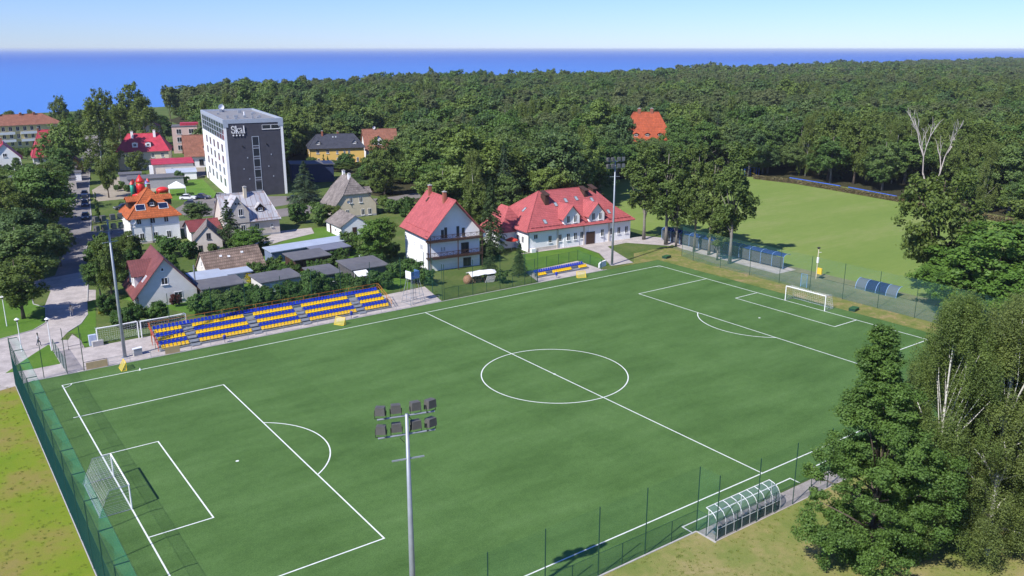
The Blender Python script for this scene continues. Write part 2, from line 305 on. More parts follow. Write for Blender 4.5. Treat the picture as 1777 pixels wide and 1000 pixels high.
sheet('shelter_paving', [(117.6, 80.5), (115.0, 70.9), (114.1, 47.0), (119.5, 47.0), (123.7, 79.6)], .022, PAVE)
sheet('house_gardens', [(24, 78), (57, 78), (62, 112), (46, 115), (30, 112), (14, 100)], .008, G_LAWN)
# kerbs along the street and the pitch edge
def kerb(name, pts, w=.16, h=.12, m=CONC):
    a = M()
    for p, q in zip(pts[:-1], pts[1:]):
        d = Vector((q[0]-p[0], q[1]-p[1])); L = d.length; ang = math.atan2(d.y, d.x)
        a.cbox(((p[0]+q[0])/2, (p[1]+q[1])/2, h/2-.05), (L+w*.5, w, h+.1), ang)
    o = a.ob(name, m); o['kind'] = 'structure'; return o
kerb('street_kerb', [(9.5, 101.2), (10.9, 108.5), (13.4, 122.5), (16.9, 143.2), (18.9, 149.8)])
kerb('street_kerb', [(8.2, 93.6), (6.4, 88.9), (4.2, 85.9)], .16, .08)
kerb('street_kerb', [(21.1, 161.6), (24.6, 180), (32.0, 223.6), (43.8, 286)])
kerb('lawn_kerb', [(2.5, 108.2), (2.2, 104.4), (3.5, 101.1), (2.3, 92.5), (0.3, 89.7), (-2.3, 88.6), (-9, 86)], .14, .09)
kerb('turf_kerb', [(-4.5, -3.38), (37.7, -3.38)], .14, .07)
kerb('turf_kerb', [(-4.56, -3.3), (-4.56, 67.9)], .14, .07)
kerb('turf_kerb', [(-2.4, 67.6), (55.9, 67.6), (91.2, 67.5)], .12, .06)
kerb('turf_kerb', [(37.75, -5.45), (37.75, -3.4)], .12, .06)
# pitch markings
LW_ = .13; Z = .026
ml = M()
def ln(x0, y0, x1, y1, w=LW_):
    d = Vector((x1-x0, y1-y0)).normalized(); n = Vector((-d.y, d.x))*w/2; e = d*w/2
    ml.poly([(x0-e.x-n.x, y0-e.y-n.y, Z), (x1+e.x-n.x, y1+e.y-n.y, Z), (x1+e.x+n.x, y1+e.y+n.y, Z), (x0-e.x+n.x, y0-e.y+n.y, Z)])
def arc(cx, cy, r, a0, a1, n=64, w=LW_):
    vs = []; fs = []
    for i in range(n+1):
        a = a0+(a1-a0)*i/n
        vs += [(cx+(r-w/2)*math.cos(a), cy+(r-w/2)*math.sin(a), Z), (cx+(r+w/2)*math.cos(a), cy+(r+w/2)*math.sin(a), Z)]
    for i in range(n): fs.append((2*i, 2*i+1, 2*i+3, 2*i+2))
    ml.add(vs, fs)
def nolap(): 
    global Z; Z += .0006
for seg in [(0, 0, PL, 0), (0, PW, PL, PW), (0, 0, 0, PW), (PL, 0, PL, PW), (PL/2, 0, PL/2, PW)]: ln(*seg); nolap()
H_ = PW/2
for seg in [(0, 52.7, 15.9, 52.7), (15.9, 52.7, 15.9, 11.1), (15.9, 11.1, 0, 11.1), (0, 41.1, 5.4, 41.1), (5.4, 41.1, 5.4, 22.7), (5.4, 22.7, 0, 22.7),
            (PL, H_+20.3, PL-16.5, H_+20.3), (PL-16.5, H_+20.3, PL-16.5, H_-20.3), (PL-16.5, H_-20.3, PL, H_-20.3),
            (PL, H_+9.2, PL-5.5, H_+9.2), (PL-5.5, H_+9.2, PL-5.5, H_-9.2), (PL-5.5, H_-9.2, PL, H_-9.2),
            (-.6, 52.7, 0, 52.7), (37.3, -2.2, 51.9, -2.2), (37.3, -2.2, 37.3, -3.2), (51.9, -2.2, 51.9, -3.2), (54.7, -2.1, 66, -2.1), (54.7, -2.1, 54.7, -3.2)]: ln(*seg); nolap()
arc(PL/2, H_, 9.15, 0, 2*math.pi, 96); nolap()
t_ = math.acos((15.9-10.6)/9.0); arc(10.6, H_, 9.0, -t_, t_, 40); nolap()
t_ = math.acos(5.5/9.15); arc(PL-11, H_, 9.15, math.pi-t_, math.pi+t_, 40); nolap()
for cx, cy, a in [(0, 0, 0), (0, PW, -math.pi/2), (PL, PW, math.pi), (PL, 0, math.pi/2)]: arc(cx, cy, 1.0, a, a+math.pi/2, 10, .11); nolap()
for cx in (10.6, PL-11, PL/2): ml.poly([(cx+.17*math.cos(a*.628), H_+.17*math.sin(a*.628), Z) for a in range(10)])
o = ml.ob('pitch_markings', LINE); o['kind'] = 'structure'

# ------------------------------------------------------------------ houses
def window_mesh(w, h, style, fm):
    t = .07 if style != 'thin' else .10; a = M(); d0, d1 = .01, (-.05 if style != 'thin' else -.034)
    a.box(-w/2, d1, 0, w/2, d0, t); a.box(-w/2, d1, h-t, w/2, d0, h); a.box(-w/2, d1, t, -w/2+t, d0, h-t); a.box(w/2-t, d1, t, w/2, d0, h-t)
    if style == 'double': a.box(-.035, d1, t, .035, d0, h-t)
    if style == 'cross': a.box(-.035, d1, t, .035, d0, h-t); a.box(-w/2+t, d1+.01, h*.62, w/2-t, d0-.01, h*.62+.05)
    if style != 'thin': a.box(-w/2-.08, -.16, -.06, w/2+.08, .01, -.002)
    return a.mesh('window', fm)
FACE = {'f': 0.0, 'l': -math.pi/2, 'r': math.pi/2, 'b': math.pi}
def win(root, dims, face, a, z, w=.9, h=1.3, style='double', fm=None, gm=None, name='window', off=0.0):
    W_, D_ = dims; fm = fm or FRAME; gm = gm or GLASS
    loc = {'f': (a, -off, z), 'b': (a, D_+off, z), 'l': (-off, a, z), 'r': (W_+off, a, z)}[face]
    o = inst(name, cached(('w', round(w, 2), round(h, 2), style, fm.name), lambda: window_mesh(w, h, style, fm)), root, loc, FACE[face])
    inst('pane', cached(('p', round(w, 2), round(h, 2), gm.name), lambda: M().box(-w/2+.03, -.03, .03, w/2-.03, .012, h-.03).mesh('pane', gm)), o)
    return o
FOOT = []                                                   # building footprints, kept free of shrubs
def lerp(a, b, t): return a+(b-a)*t
def roof_planes(w, d, hw, hr, axis, o=.4, og=.4, i0=0.0, i1=0.0, f0=1.0, f1=1.0):
    Ls, Lt = (w, d) if axis == 'u' else (d, w); k = (hr-hw)/(Lt/2); ze = hw-k*o
    mp = (lambda s, t, z: (s, t, z)) if axis == 'u' else (lambda s, t, z: (t, s, z))
    e0 = -(og if f0 > 0 else o); e1 = Ls+(og if f1 > 0 else o); out = []
    def edge(f): return lerp(-o, Lt/2, f), lerp(ze, hr, f)
    t0, z0 = edge(f0); t1, z1 = edge(f1)
    for sgn in (0, 1):
        T = (lambda t: t) if sgn == 0 else (lambda t: Lt-t)
        pts = [(e0, T(-o), ze), (e1, T(-o), ze)]
        if f1 >= 1: pts.append((e1, T(Lt/2), hr))
        else:
            if f1 > 0: pts.append((e1, T(t1), z1))
            pts.append((Ls-i1, T(Lt/2), hr))
        if f0 >= 1: pts.append((e0, T(Lt/2), hr))
        else:
            pts.append((i0, T(Lt/2), hr))
            if f0 > 0: pts.append((e0, T(t0), z0))
        q = []
        for p in pts:
            if not q or (Vector(p)-Vector(q[-1])).length > .02: q.append(p)
        out.append([mp(*p) for p in q])
    if f0 < 1: out.append([mp(e0, t0, z0), mp(i0, Lt/2, hr), mp(e0, Lt-t0, z0)])
    if f1 < 1: out.append([mp(e1, t1, z1), mp(Ls-i1, Lt/2, hr), mp(e1, Lt-t1, z1)])
    return out
def house(name, label, x, y, yaw, w, d, hw, hr, axis, mw, mr, cat='house', o=.4, og=.4, i0=0.0, i1=0.0, f0=1.0, f1=1.0, rt=.16, trim=None, group=None, plinth=None, gutter=True):
    r_ = thing(name, label, cat, (x, y, 0), yaw, group); FOOT.append((x, y, yaw, w, d))
    Ls, Lt = (w, d) if axis == 'u' else (d, w); mp = (lambda s, t, z: (s, t, z)) if axis == 'u' else (lambda s, t, z: (t, s, z))
    a = M(); zt = hw-.05
    for t in (0, Lt): a.poly([mp(0, t, -.2), mp(Ls, t, -.2), mp(Ls, t, zt), mp(0, t, zt)])
    for s, f in ((0, f0), (Ls, f1)):
        tt = lerp(0, Lt/2, f); zz = lerp(zt, hr-.06, f)
        pts = [mp(s, 0, -.2), mp(s, Lt, -.2), mp(s, Lt, zt)]
        if f > 0: pts += [mp(s, Lt-tt, zz)] + ([mp(s, tt, zz)] if f < 1 else [])
        a.poly(pts+[mp(s, 0, zt)])
    a.ob('wall', mw, r_)
    if plinth: M().box(-.04, -.04, -.2, w+.04, d+.04, .45).ob('plinth', plinth, r_)
    rf = M()
    for p in roof_planes(w, d, hw, hr, axis, o, og, i0, i1, f0, f1): rf.slab(p, rt)
    ro = rf.ob('roof', mr, r_)
    # ridge and hip caps
    cp = M(); e0 = i0 if f0 < 1 else -og; e1 = Ls-i1 if f1 < 1 else Ls+og
    cp.tube([mp(e0, Lt/2, hr+.0), mp(e1, Lt/2, hr+.0)], .11, 6)
    k = (hr-hw)/(Lt/2); ze = hw-k*o
    for s_, f, ee, rs in ((0, f0, -1, i0), (1, f1, 1, Ls-i1)):
        if f < 1:
            ed = (-(og if f > 0 else o)) if s_ == 0 else Ls+(og if f > 0 else o)
            for T in (lambda t: t, lambda t: Lt-t): cp.tube([mp(rs, Lt/2, hr), mp(ed, T(lerp(-o, Lt/2, f)), lerp(ze, hr, f)+.02)], .09, 6)
    cp.ob('ridge_cap', mr, ro)
    if gutter:
        gm = M()
        for t in (-o-.05, Lt+o+.05): M().tube([mp(-og*.9, t, ze-.1), mp(Ls+og*.9, t, ze-.1)], .07, 6).ob('gutter', trim or DFRAME, ro)
        M().tube([(.15, -.08, 0), (.15, -.08, hw-.3), (.15, -o, ze-.12)], .05, 6).ob('downpipe', trim or DFRAME, r_)
    return r_, ro
def chimney(ro, x, y, z0, z1, w=.6, d=.6, m=None):
    o = M().box(x-w/2, y-d/2, z0, x+w/2, y+d/2, z1).ob('chimney', m or BRICK, ro)
    if o.parent and o.parent.parent: M().box(x-w/2-.07, y-d/2-.07, z1+.002, x+w/2+.07, y+d/2+.07, z1+.1).box(x-w*.2, y-d*.2, z1+.102, x+w*.2, y+d*.2, z1+.25).ob('chimney_cap', CONC, o.parent)
    return o
def gable_dormer(root, face, dims, a, z0, w, hwall, hpeak, depth, mw, mr, front=0.0, o=.25, wins=(), name='dormer', fm=None):
    # box with a gable roof whose ridge runs into the house; front = set-back of its face from the wall
    W_, D_ = dims
    loc = {'f': (a, front, z0), 'b': (a, D_-front, z0), 'l': (front, a, z0), 'r': (W_-front, a, z0)}[face]
    r_ = M().add([(-w/2, 0, 0), (w/2, 0, 0), (w/2, 0, hwall), (0, 0, hpeak), (-w/2, 0, hwall), (-w/2, depth, 0), (w/2, depth, 0), (w/2, depth, hwall), (0, depth, hpeak), (-w/2, depth, hwall)],
                 [(0, 1, 2, 3, 4), (0, 4, 9, 5), (1, 6, 7, 2), (5, 9, 8, 7, 6)]).ob(name, mw, root, loc=loc, rz=FACE[face])
    k = (hpeak-hwall)/(w/2); rf = M(); e = .14
    for s in (-1, 1): rf.slab([(0, -o, hpeak+e), (0, depth, hpeak+e), (s*(w/2+o), depth, hwall-k*o+e), (s*(w/2+o), -o, hwall-k*o+e)], .12)
    rf.ob('dormer_roof', mr, r_)
    for (wa, wz, ww, wh) in wins:
        o2 = inst('dormer_window', cached(('dw', round(ww, 2), round(wh, 2)), lambda: window_mesh(ww, wh, 'double', FRAME).copy()), r_, (wa, 0, wz))
        pm = cached(('dp', round(ww, 2), round(wh, 2)), lambda: M().box(-ww/2+.03, -.03, .03, ww/2-.03, .012, wh-.03).mesh('pane', GLASS))
        # glass sits in the same part (third level)
        o2.data = cached(('dwp', round(ww, 2), round(wh, 2)), lambda: _join(o2.data, pm))
    return r_
def _join(a, b):
    m = bpy.data.meshes.new('dormer_window'); va = [v.co[:] for v in a.vertices]; vb = [v.co[:] for v in b.vertices]
    fa = [tuple(p.vertices) for p in a.polygons]; fb = [tuple(i+len(va) for i in p.vertices) for p in b.polygons]
    m.from_pydata(va+vb, [], fa+fb); m.materials.append(a.materials[0]); m.materials.append(b.materials[0])
    for i, p in enumerate(m.polygons): p.material_index = 0 if i < len(fa) else 1
    m.update(); return m
def skylight(ro, c, n, w=.7, h=1.1, m=None, fr=None, up=(0, 0, 1), name='skylight'):
    # c on the roof plane, n its normal; a frame with a glass sheet, one child of the roof
    n = Vector(n).normalized(); x = Vector(up).cross(n).normalized(); y = n.cross(x); c = Vector(c)
    def P(a, b, z): return tuple(c+x*a+y*b+n*z)
    f = M(); t = .07
    for (a0, b0, a1, b1) in [(-w/2, -h/2, w/2, -h/2+t), (-w/2, h/2-t, w/2, h/2), (-w/2, -h/2+t, -w/2+t, h/2-t), (w/2-t, -h/2+t, w/2, h/2-t)]:
        f.thick([P(a0, b0, .09), P(a1, b0, .09), P(a1, b1, .09), P(a0, b1, .09)], tuple(n*-.12))
    g_ = M().thick([P(-w/2+t, -h/2+t, .06), P(w/2-t, -h/2+t, .06), P(w/2-t, h/2-t, .06), P(-w/2+t, h/2-t, .06)], tuple(n*-.08))
    o = inst(name, _join(f.mesh(name, fr or DFRAME), g_.mesh('pane', m or SKYGLASS)), ro); o.data.name = name; return o
def dish(root, loc, r=.4, az=0.0, m=None, name='satellite_dish'):
    a = M(); n = 14; vs = [(0, 0, 0)]
    for ring, rr in ((1, .55), (2, 1.0)):
        vs += [(r*rr*math.cos(2*math.pi*k/n), -.16*r*rr*rr*1.6, r*rr*math.sin(2*math.pi*k/n)) for k in range(n)]
    fs = [(0, 1+k, 1+(k+1) % n) for k in range(n)] + [(1+k, 1+n+k, 1+n+(k+1) % n, 1+(k+1) % n) for k in range(n)]
    a.add(vs, fs); a.tube([(0, 0, 0), (0, .35, -.15)], .03, 5); a.tube([(0, -.1, -r*.9), (0, -r*.9, 0)], .015, 4)
    return a.ob(name, m or WHITEM, root, True, loc, az)

# --- A: white house with orange pyramid roof
dA = (9.64, 9.93)
h, ro = house('orange_roofed_house', 'two-storey white house with orange tiled pyramid roof and two solar panels', 25.21, 140.48, -.06, 9.64, 9.93, 6.03, 10.96, 'v', WHITE, RT_ORANGE, o=.55, i0=4.5, i1=4.5, f0=0, f1=0, plinth=BEIGE)
for u in (1.75, 4.45, 7.1): win(h, dA, 'f', u, 4.15, .9, 1.2)
for u in (2.05, 4.7, 7.35): win(h, dA, 'f', u, .75, .9, 1.5)
for v in (2, 5, 8): win(h, dA, 'l', v, 4.15, .8, 1.2); win(h, dA, 'l', v, .9, .8, 1.4)
M().box(-.06, -.06, 3.6, 9.70, 9.99, 3.78).ob('string_course', WHITE, h)
M().tube([(4.0, -.1, 0), (4.0, -.1, 5.9)], .06).ob('downpipe', DFRAME, h)
gable_dormer(h, 'f', dA, 4.82, 7.5, 1.6, .9, 1.7, 3, BROWNW, RT_ORANGE, front=1.2, wins=[(0, .15, .8, .7)])
gable_dormer(h, 'l', dA, 5.0, 7.2, 3.2, 1.3, 2.0, 3.5, BROWNW, RT_ORANGE, front=.5)
gable_dormer(h, 'r', dA, 5.0, 7.2, 3.2, 1.3, 2.0, 3.5, BROWNW, RT_ORANGE, front=.5)
kA = 4.93/4.96
SOLAR = glassmat('solar_panel', (.012, .022, .06), .15)
for u in (2.5, 7.0): skylight(ro, (u, 1.25, 5.47+1.8*1.087), (0, -1.087, 1), 1.9, 1.5, SOLAR, FRAME, (0, 0, 1), 'solar_panel')
chimney(ro, 5.3, 5.6, 9.6, 11.6, .6, .6); dish(h, (.5, -.5, 4.9), .55, .2)
# --- B: brown-roofed gabled house
dB = (9.07, 10.58)
WHITEB = mat('pale_grey_render', (.66, .64, .62), .9, .06, 1.0, .12, dirt=(.42, .39, .36), dirt_amt=.4)
h, ro = house('gabled_house', 'white gabled house with brown-red roof and big side dormer next to the grandstand', 15.07, 91.85, -.07, 9.07, 10.58, 2.26, 7.65, 'v', WHITEB, RT_BROWN, o=.55, og=.45, trim=BROWNW)
win(h, dB, 'f', 4.35, 3.35, 1.0, 1.15); win(h, dB, 'f', 4.2, 5.55, .45, .55, 'plain'); win(h, dB, 'f', 6.2, .8, 1.25, 1.15)
for v in (1.2, 2.4, 5.0, 7.5): win(h, dB, 'l', v, .5, .7, 1.3)
gable_dormer(h, 'l', dB, 5.6, 2.4, 5.2, 2.3, 4.1, 4.4, WHITEB, RT_BROWN, front=.35, o=.4, wins=[(-1.2, .5, .9, 1.2), (1.2, .5, .9, 1.2)])
kB = 5.39/4.535
skylight(ro, (1.7, 1.6, 2.26+1.7*kB), (-kB, 0, 1), .7, 1.2, SKYGLASS, WHITEM)
M().tube([(9.5, 3.0, 1.8), (9.5, 3.0, 5.2)], .12, 8).ob('flue', GALV, h)
# --- C: grey house with rusty metal roof
dC = (11.52, 9.28)
h, ro = house('metal_roofed_house', 'grey rendered house with rusty pale metal roof in front of the hotel', 42.81, 134.17, -.06, 11.52, 9.28, 3.78, 9.0, 'u', BEIGE, ZINC, o=.35, og=.3, i0=0, i1=1.6, f0=1, f1=0, plinth=GREYW)
gable_dormer(h, 'f', dC, 2.6, 0, 4.7, 5.6, 9.0, 4.5, BEIGE, ZINC, front=-.4, o=.25, wins=[(.6, 4.9, .95, 1.5), (-.6, 1.4, .95, 1.5), (.9, 1.4, .95, 1.5)], name='front_gable')
for u in (-.3, .35): inst('round_window', cached('rw', lambda: M().tube([(0, .05, 0), (0, -.06, 0)], .2, 10).mesh('round_window', GLASS)), h, (2.6+u, -.42, 7.55))
win(h, dC, 'f', 6.6, 1.4, .95, 1.5); win(h, dC, 'f', 9.8, 1.7, .55, .8)
kC = 5.22/4.64
gable_dormer(h, 'f', dC, 7.9, 5.2, 1.8, .8, 1.7, 2.8, BROWNW, ZINC, front=1.2, wins=[(0, .15, .9, .6)])
chimney(ro, 5.6, 4.0, 7.4, 10.3, .65, .65, CREAM)
M().cbox((1.3, 7.2, 6.9), (1.0, .9, .25)).ob('rusty_hatch', mat('rust', (.26, .10, .06), .9, .3), ro)
for v in (2, 5, 7.5): win(h, dC, 'l', v, 1.4, .9, 1.4)
h, ro = house('annex', 'low white annex with dark maroon roof beside the metal-roofed house', 36.0, 136.2, -.06, 6.2, 6.5, 2.4, 4.0, 'u', WHITE, RT_MAROON, cat='annex', og=.3)
win(h, (6.2, 6.5), 'f', 3, .9, .8, .9)
# --- D: grey half-hipped house and its shed
dD = (10.38, 9.95)
h, ro = house('half_hipped_house', 'cream house with grey half-hipped roof beside the road', 71.23, 141.7, -.1, 10.38, 9.95, 3.14, 9.49, 'v', CREAM, RT_GREY, o=.4, og=.3, i0=2.4, i1=1.6, f0=.45, f1=.5, plinth=GREYW)
for u in (4.0, 6.5): win(h, dD, 'f', u, 3.5, .8, 1.45)
for u in (6.9, 8.65): win(h, dD, 'f', u, .35, .85, 1.5)
win(h, dD, 'f', 3.0, .8, .8, 1.2)
for v in (2, 5, 8): win(h, dD, 'l', v, .9, .8, 1.2)
gable_dormer(h, 'r', dD, 4.5, 3.2, 3, 2.1, 3.2, 3.5, CREAM, RT_GREY, front=.1)
chimney(ro, 4.9, 2.9, 8.8, 10.2, .6, .6, WHITE); chimney(ro, 5.3, 8.0, 8.8, 10.3, .6, .6, WHITE); dish(h, (3.2, -.3, 3.9), .4, .3)
h, ro = house('white_shed', 'long white shed with grey-brown roof at the edge of the garden lawn', 63.44, 121.72, -.05, 6.6, 8.46, 2.43, 4.5, 'v', WHITE, RT_GREY, cat='shed', og=.2, o=.25)
win(h, (6.6, 8.46), 'l', 3, .8, .6, .7, 'plain'); M().box(-.06, 5.6, 0, -.005, 6.5, 1.9).ob('door', BROWNW, h); M().box(2.6, -.05, 0, 3.6, -.005, 1.95).ob('door', BROWNW, h)
# --- E: long tiled house
dE = (10.6, 5.2)
h, ro = house('tiled_cottage', 'long low cottage with weathered brown tiles and white gable end', 29.0, 101.6, .09, 10.4, 5.0, 2.0, 4.75, 'u', WHITEB, RT_TAN, o=.5, og=.25)
for u, w_, hh, z in ((5.6, .7, 1.0, .6), (8.0, 1.2, 1.0, .6), (9.5, .8, 1.75, .1), (4.0, .8, 1.75, .1)): win(h, (10.4, 5.0), 'f', u, z, w_, hh, fm=DFRAME)
win(h, (10.4, 5.0), 'l', 2.5, 2.3, .35, 1.0, 'plain'); win(h, (10.4, 5.0), 'l', 1.5, .6, .7, .9)
kE = 2.75/2.5
for u, t in ((3.2, 1.7), (4.6, 1.5), (7.2, 1.8)): skylight(ro, (u, t, 2.0+t*kE), (0, -kE, 1), .45, .35, WHITEM, WHITEM)
# --- small barn with brick end between A and E
h, ro = house('brick_barn', 'small barn with grey roof and brick patches behind the long cottage', 33.2, 124.4, -.3, 5.4, 7.5, 2.7, 5.6, 'v', BEIGE, RT_GREY, cat='barn', og=.2, o=.3)
win(h, (5.4, 7.5), 'f', 2.9, 2.9, .8, 1.2, fm=DFRAME); win(h, (5.4, 7.5), 'f', 1.2, .5, .8, 1.2, fm=DFRAME); M().box(2.6, -.05, 0, 3.8, -.004, 2.0).ob('door', BROWNW, h)
M().box(-.05, 1.0, 0, -.004, 5.5, 2.0).ob('brick_panel', BRICK, h)
# --- F: three-storey white house with balconies
dF = (10.63, 10.55)
h, ro = house('balcony_house', 'three-storey white house with steep red roof and two dark wooden balconies', 63.64, 85.4, -.12, 10.63, 10.55, 7.03, 12.91, 'v', WHITE, RT_RED, o=.55, og=1.45, trim=BROWNW)
for u in (3.1, 3.75, 6.2, 7.3): win(h, dF, 'f', u, 6.0, .55, 1.9 if u in (3.75, 6.2) else 1.5, fm=DFRAME)
for u in (2.85, 3.4): win(h, dF, 'f', u, 3.5, .4, .85)
win(h, dF, 'f', 7.6, 2.75, 1.6, 1.95, fm=DFRAME); win(h, dF, 'f', 8.0, .2, 1.6, 1.6, fm=DFRAME)
for v in (2.2, 2.8): win(h, dF, 'l', v, 3.6, .5, 1.1)
win(h, dF, 'l', 5.9, 4.1, .35, .45, 'plain')
for v in (2.0, 3.4, 5.0): win(h, dF, 'l', v, .5, .5, .9)
def balcony(root, z, w):
    b = M().box(-.3, -1.35, z-.22, w+.1, -.02, z).ob('balcony', BROWNW, root)
    rl = M(); 
    rl.box(-.3, -1.36, z+.95, w+.1, -1.28, z+1.02); rl.box(-.3, -1.36, z+.12, w+.1, -1.28, z+.18); rl.box(-.34, -1.3, z+.95, -.26, -.02, z+1.02)
    n = 9
    for i in range(n+1): x = -.3+(w+.36)*i/n; rl.box(x-.03, -1.35, z, x+.03, -1.29, z+.98)
    for i in range(n):
        x0 = -.3+(w+.36)*i/n; x1 = -.3+(w+.36)*(i+1)/n
        rl.tube([(x0, -1.32, z+.15), (x1, -1.32, z+.95)], .022, 4); rl.tube([(x1, -1.32, z+.15), (x0, -1.32, z+.95)], .022, 4)
    for yy in (-.95, -.5): rl.box(-.33, yy-.02, z, -.27, yy+.02, z+.96)
    rl.ob('railing', BROWNW, b); return b
balcony(h, 2.65, 10.6); balcony(h, 5.75, 10.6)
for u in (.1, 5.6, 10.55):
    M().box(u-.07, -1.34, 0, u+.07, -1.2, 6.6 if u != 5.6 else 5.6).ob('balcony_post', BROWNW, h)
chimney(ro, 4.7, 2.3, 11.6, 14.0, .6, .6); chimney(ro, 5.0, 9.6, 12.0, 14.2, .6, .6)
kF = 5.88/5.315
skylight(ro, (4.2, 8.9, 7.03+4.2*kF), (-kF, 0, 1), .5, 1.0, BROWNW, BROWNW, name='roof_hatch')
sg = M()
for v in np.arange(-.8, 10.6, 1.3): sg.box(.25, v, 7.28, .32, v+.9, 7.5)
sg.ob('snow_guard', RT_RED, ro); dish(h, (10.8, -1.5, 6.1), .4, .5)
# --- G: clubhouse
dG = (25.57, 15.16)
h, ro = house('clubhouse', 'long white clubhouse with large red hipped roof and two front gables', 87.87, 87.24, -.1, 25.57, 15.16, 4.8, 10.67, 'u', WHITE, RT_RED, cat='clubhouse', o=.7, i0=7.0, i1=7.0, f0=0, f1=0, trim=BROWNW)
kG = 5.87/7.58
for a_ in (10.35, 16.6):
    gable_dormer(h, 'f', dG, a_, .0, 3.9, 6.3, 8.5, 7.2, WHITE, RT_RED, front=-.12, o=.5, wins=[(-.85, 5.0, .75, 1.5), (.85, 5.0, .75, 1.5)], name='front_gable')
win(h, dG, 'f', 1.8, 2.5, .95, .95)
for u in (5.2, 7.6, 20.4, 22.5, 24.5): win(h, dG, 'f', u, 1.35, .85, 1.5)
for u in (9.55, 11.3, 18.1): win(h, dG, 'f', u, 1.35, .85, 1.5, off=.13)
win(h, dG, 'f', 13.0, 1.35, .85, 1.5)
M().box(14.1, -.2, 0, 16.2, -.02, 2.6).ob('garage_door', BROWNW, h)
for u in (7.0, 13.5, 19.9): M().box(u-.18, -.16, 0, u+.18, -.015, 4.2).ob('brick_pilaster', BEIGE, h)
M().box(-.05, -.06, -.2, 7, -.005, .7).ob('plinth', BEIGE, h)
for (u, t) in [(9.3, 4.4), (12.2, 5.0), (15.0, 5.2), (4.6, 1.0), (18.6, 4.6), (20.9, 1.6)]: skylight(ro, (u, t, 4.8+t*kG), (0, -kG, 1), .75, 1.2)
skylight(ro, (3.0, 6.5, 4.8+3.0*(5.87/7.0)), (-5.87/7.0, 0, 1), .75, 1.2)
for u, v, a_ in ((7.2, 5.3, 1.3), (17.6, 6.2, 1.3), (20.5, 7.2, 1.3)):
    c = M(); c.box(u-.45, v-.9, 7.8, u+.45, v+.9, 10.4); c.slab([(u-.6, v-1.2, 10.35), (u+.6, v-1.2, 10.35), (u+.6, v+1.2, 11.0), (u-.6, v+1.2, 11.0)], .12); c.ob('roof_vent_box', BROWNW, ro)
sg = M()
for u in np.arange(.6, 25, 1.0):
    if not (7.8 < u < 13 or 14 < u < 19): sg.box(u, -.2, 4.75, u+.8, -.12, 4.95)
sg.ob('snow_guard', RT_RED, ro)
wg = M()
for p in roof_planes(9, 9, 4.6, 8.4, 'u', .6, .4, 3, 3, 0, 0): wg.slab([(q[0]+21.5, q[1]+12, q[2]) for q in p], .16)
wg.ob('rear_wing_roof', RT_RED, h); M().box(21.6, 15.2, -.2, 30.4, 20.9, 4.5).ob('rear_wing_wall', WHITE, h)
wg = M()
for p in roof_planes(6, 8, 4.2, 8.2, 'v', .5, .4, 2.5, 2.5, 0, 0): wg.slab([(q[0]-3.2, q[1]+5, q[2]) for q in p], .16)
wg.ob('side_wing_roof', RT_RED, h); M().box(-3.1, 5.1, -.2, -.02, 12.9, 4.1).ob('side_wing_wall', WHITE, h)
M().box(.3, -1.0, 0, 1.3, -.25, .8).ob('air_unit', WHITEM, h)
for v in (2, 4): win(h, dG, 'l', v, 1.5, .9, 1.4)
for i, (u, v) in enumerate(((-1.2, 1.0), (-1.2, 3.6))):
    t = thing('parasol', ['red cafe parasol by the clubhouse left corner', 'white cafe parasol by the clubhouse left corner'][i], 'parasol', (86.2+i*(-1.8), 90.5+i*1.4, 0))
    M().tube([(0, 0, 0), (0, 0, 2.6)], .03).ob('pole', WHITEM, t)
    c = M(); n = 8
    c.add([(0, 0, 2.75)]+[(1.3*math.cos(k*math.pi/4), 1.3*math.sin(k*math.pi/4), 2.2) for k in range(8)]+[(1.3*math.cos(k*math.pi/4), 1.3*math.sin(k*math.pi/4), 2.05) for k in range(8)], [(0, 1+k, 1+(k+1) % 8) for k in range(8)]+[(1+k, 9+k, 9+(k+1) % 8, 1+(k+1) % 8) for k in range(8)])
    c.ob('canopy', mat('parasol_cloth_%d' % i, [(.55, .05, .03), (.75, .75, .75)][i]), t)

# --- hotel
dS = (15.68, 43.85); HS = 20.98
h = thing('hotel_block', 'seven-storey hotel block with dark grey end wall, white side and Skal lettering', 'hotel', (60.7, 186.97, 0), -.16)
HGREY = tilemat('dark_brick_cladding', (.075, .075, .094), .5, .15, .12, .75, .85, .02, .2, patch=.12)
a = M(); a.box(.7, 0, -.2, 15.0, 43.85, 19.9); a.ob('wall', HGREY, h)
HW = mat('hotel_white', (.80, .80, .79), .8, .04, .8, .05)
M().box(0, .25, -.2, .69, 43.6, 15.2).ob('white_side_wall', HW, h)
M().box(-.04, -.04, -.2, .66, .24, 19.88).ob('corner_trim', HW, h); M().box(15.02, -.04, -.2, 15.7, .3, 19.88).ob('corner_trim', HW, h); M().box(-.04, 43.62, -.2, .66, 43.9, 19.88).ob('corner_trim', HW, h)
M().box(15.02, .32, -.2, 15.68, 43.85, 19.88).ob('side_wall', HW, h)
PARA = mat('parapet_metal', (.42, .46, .52), .5, .06, metal=.3)
rf = M(); rf.box(.3, .3, 19.92, 15.4, 43.5, 20.45); ro = rf.ob('roof', mat('hotel_roof', (.21, .21, .22), .9, .15, .5, .1), h)
p = M(); p.box(-.12, -.12, 19.9, 15.8, .28, 20.98); p.box(-.12, 43.52, 19.9, 15.8, 43.97, 20.98); p.box(-.12, .285, 19.9, .28, 43.515, 20.98); p.box(15.42, .285, 19.9, 15.8, 43.515, 20.98); p.box(-.13, -.13, 18.9, 1.2, -.045, 19.895); p.box(14.4, -.13, 18.9, 15.81, -.045, 19.895); p.ob('parapet', PARA, h)
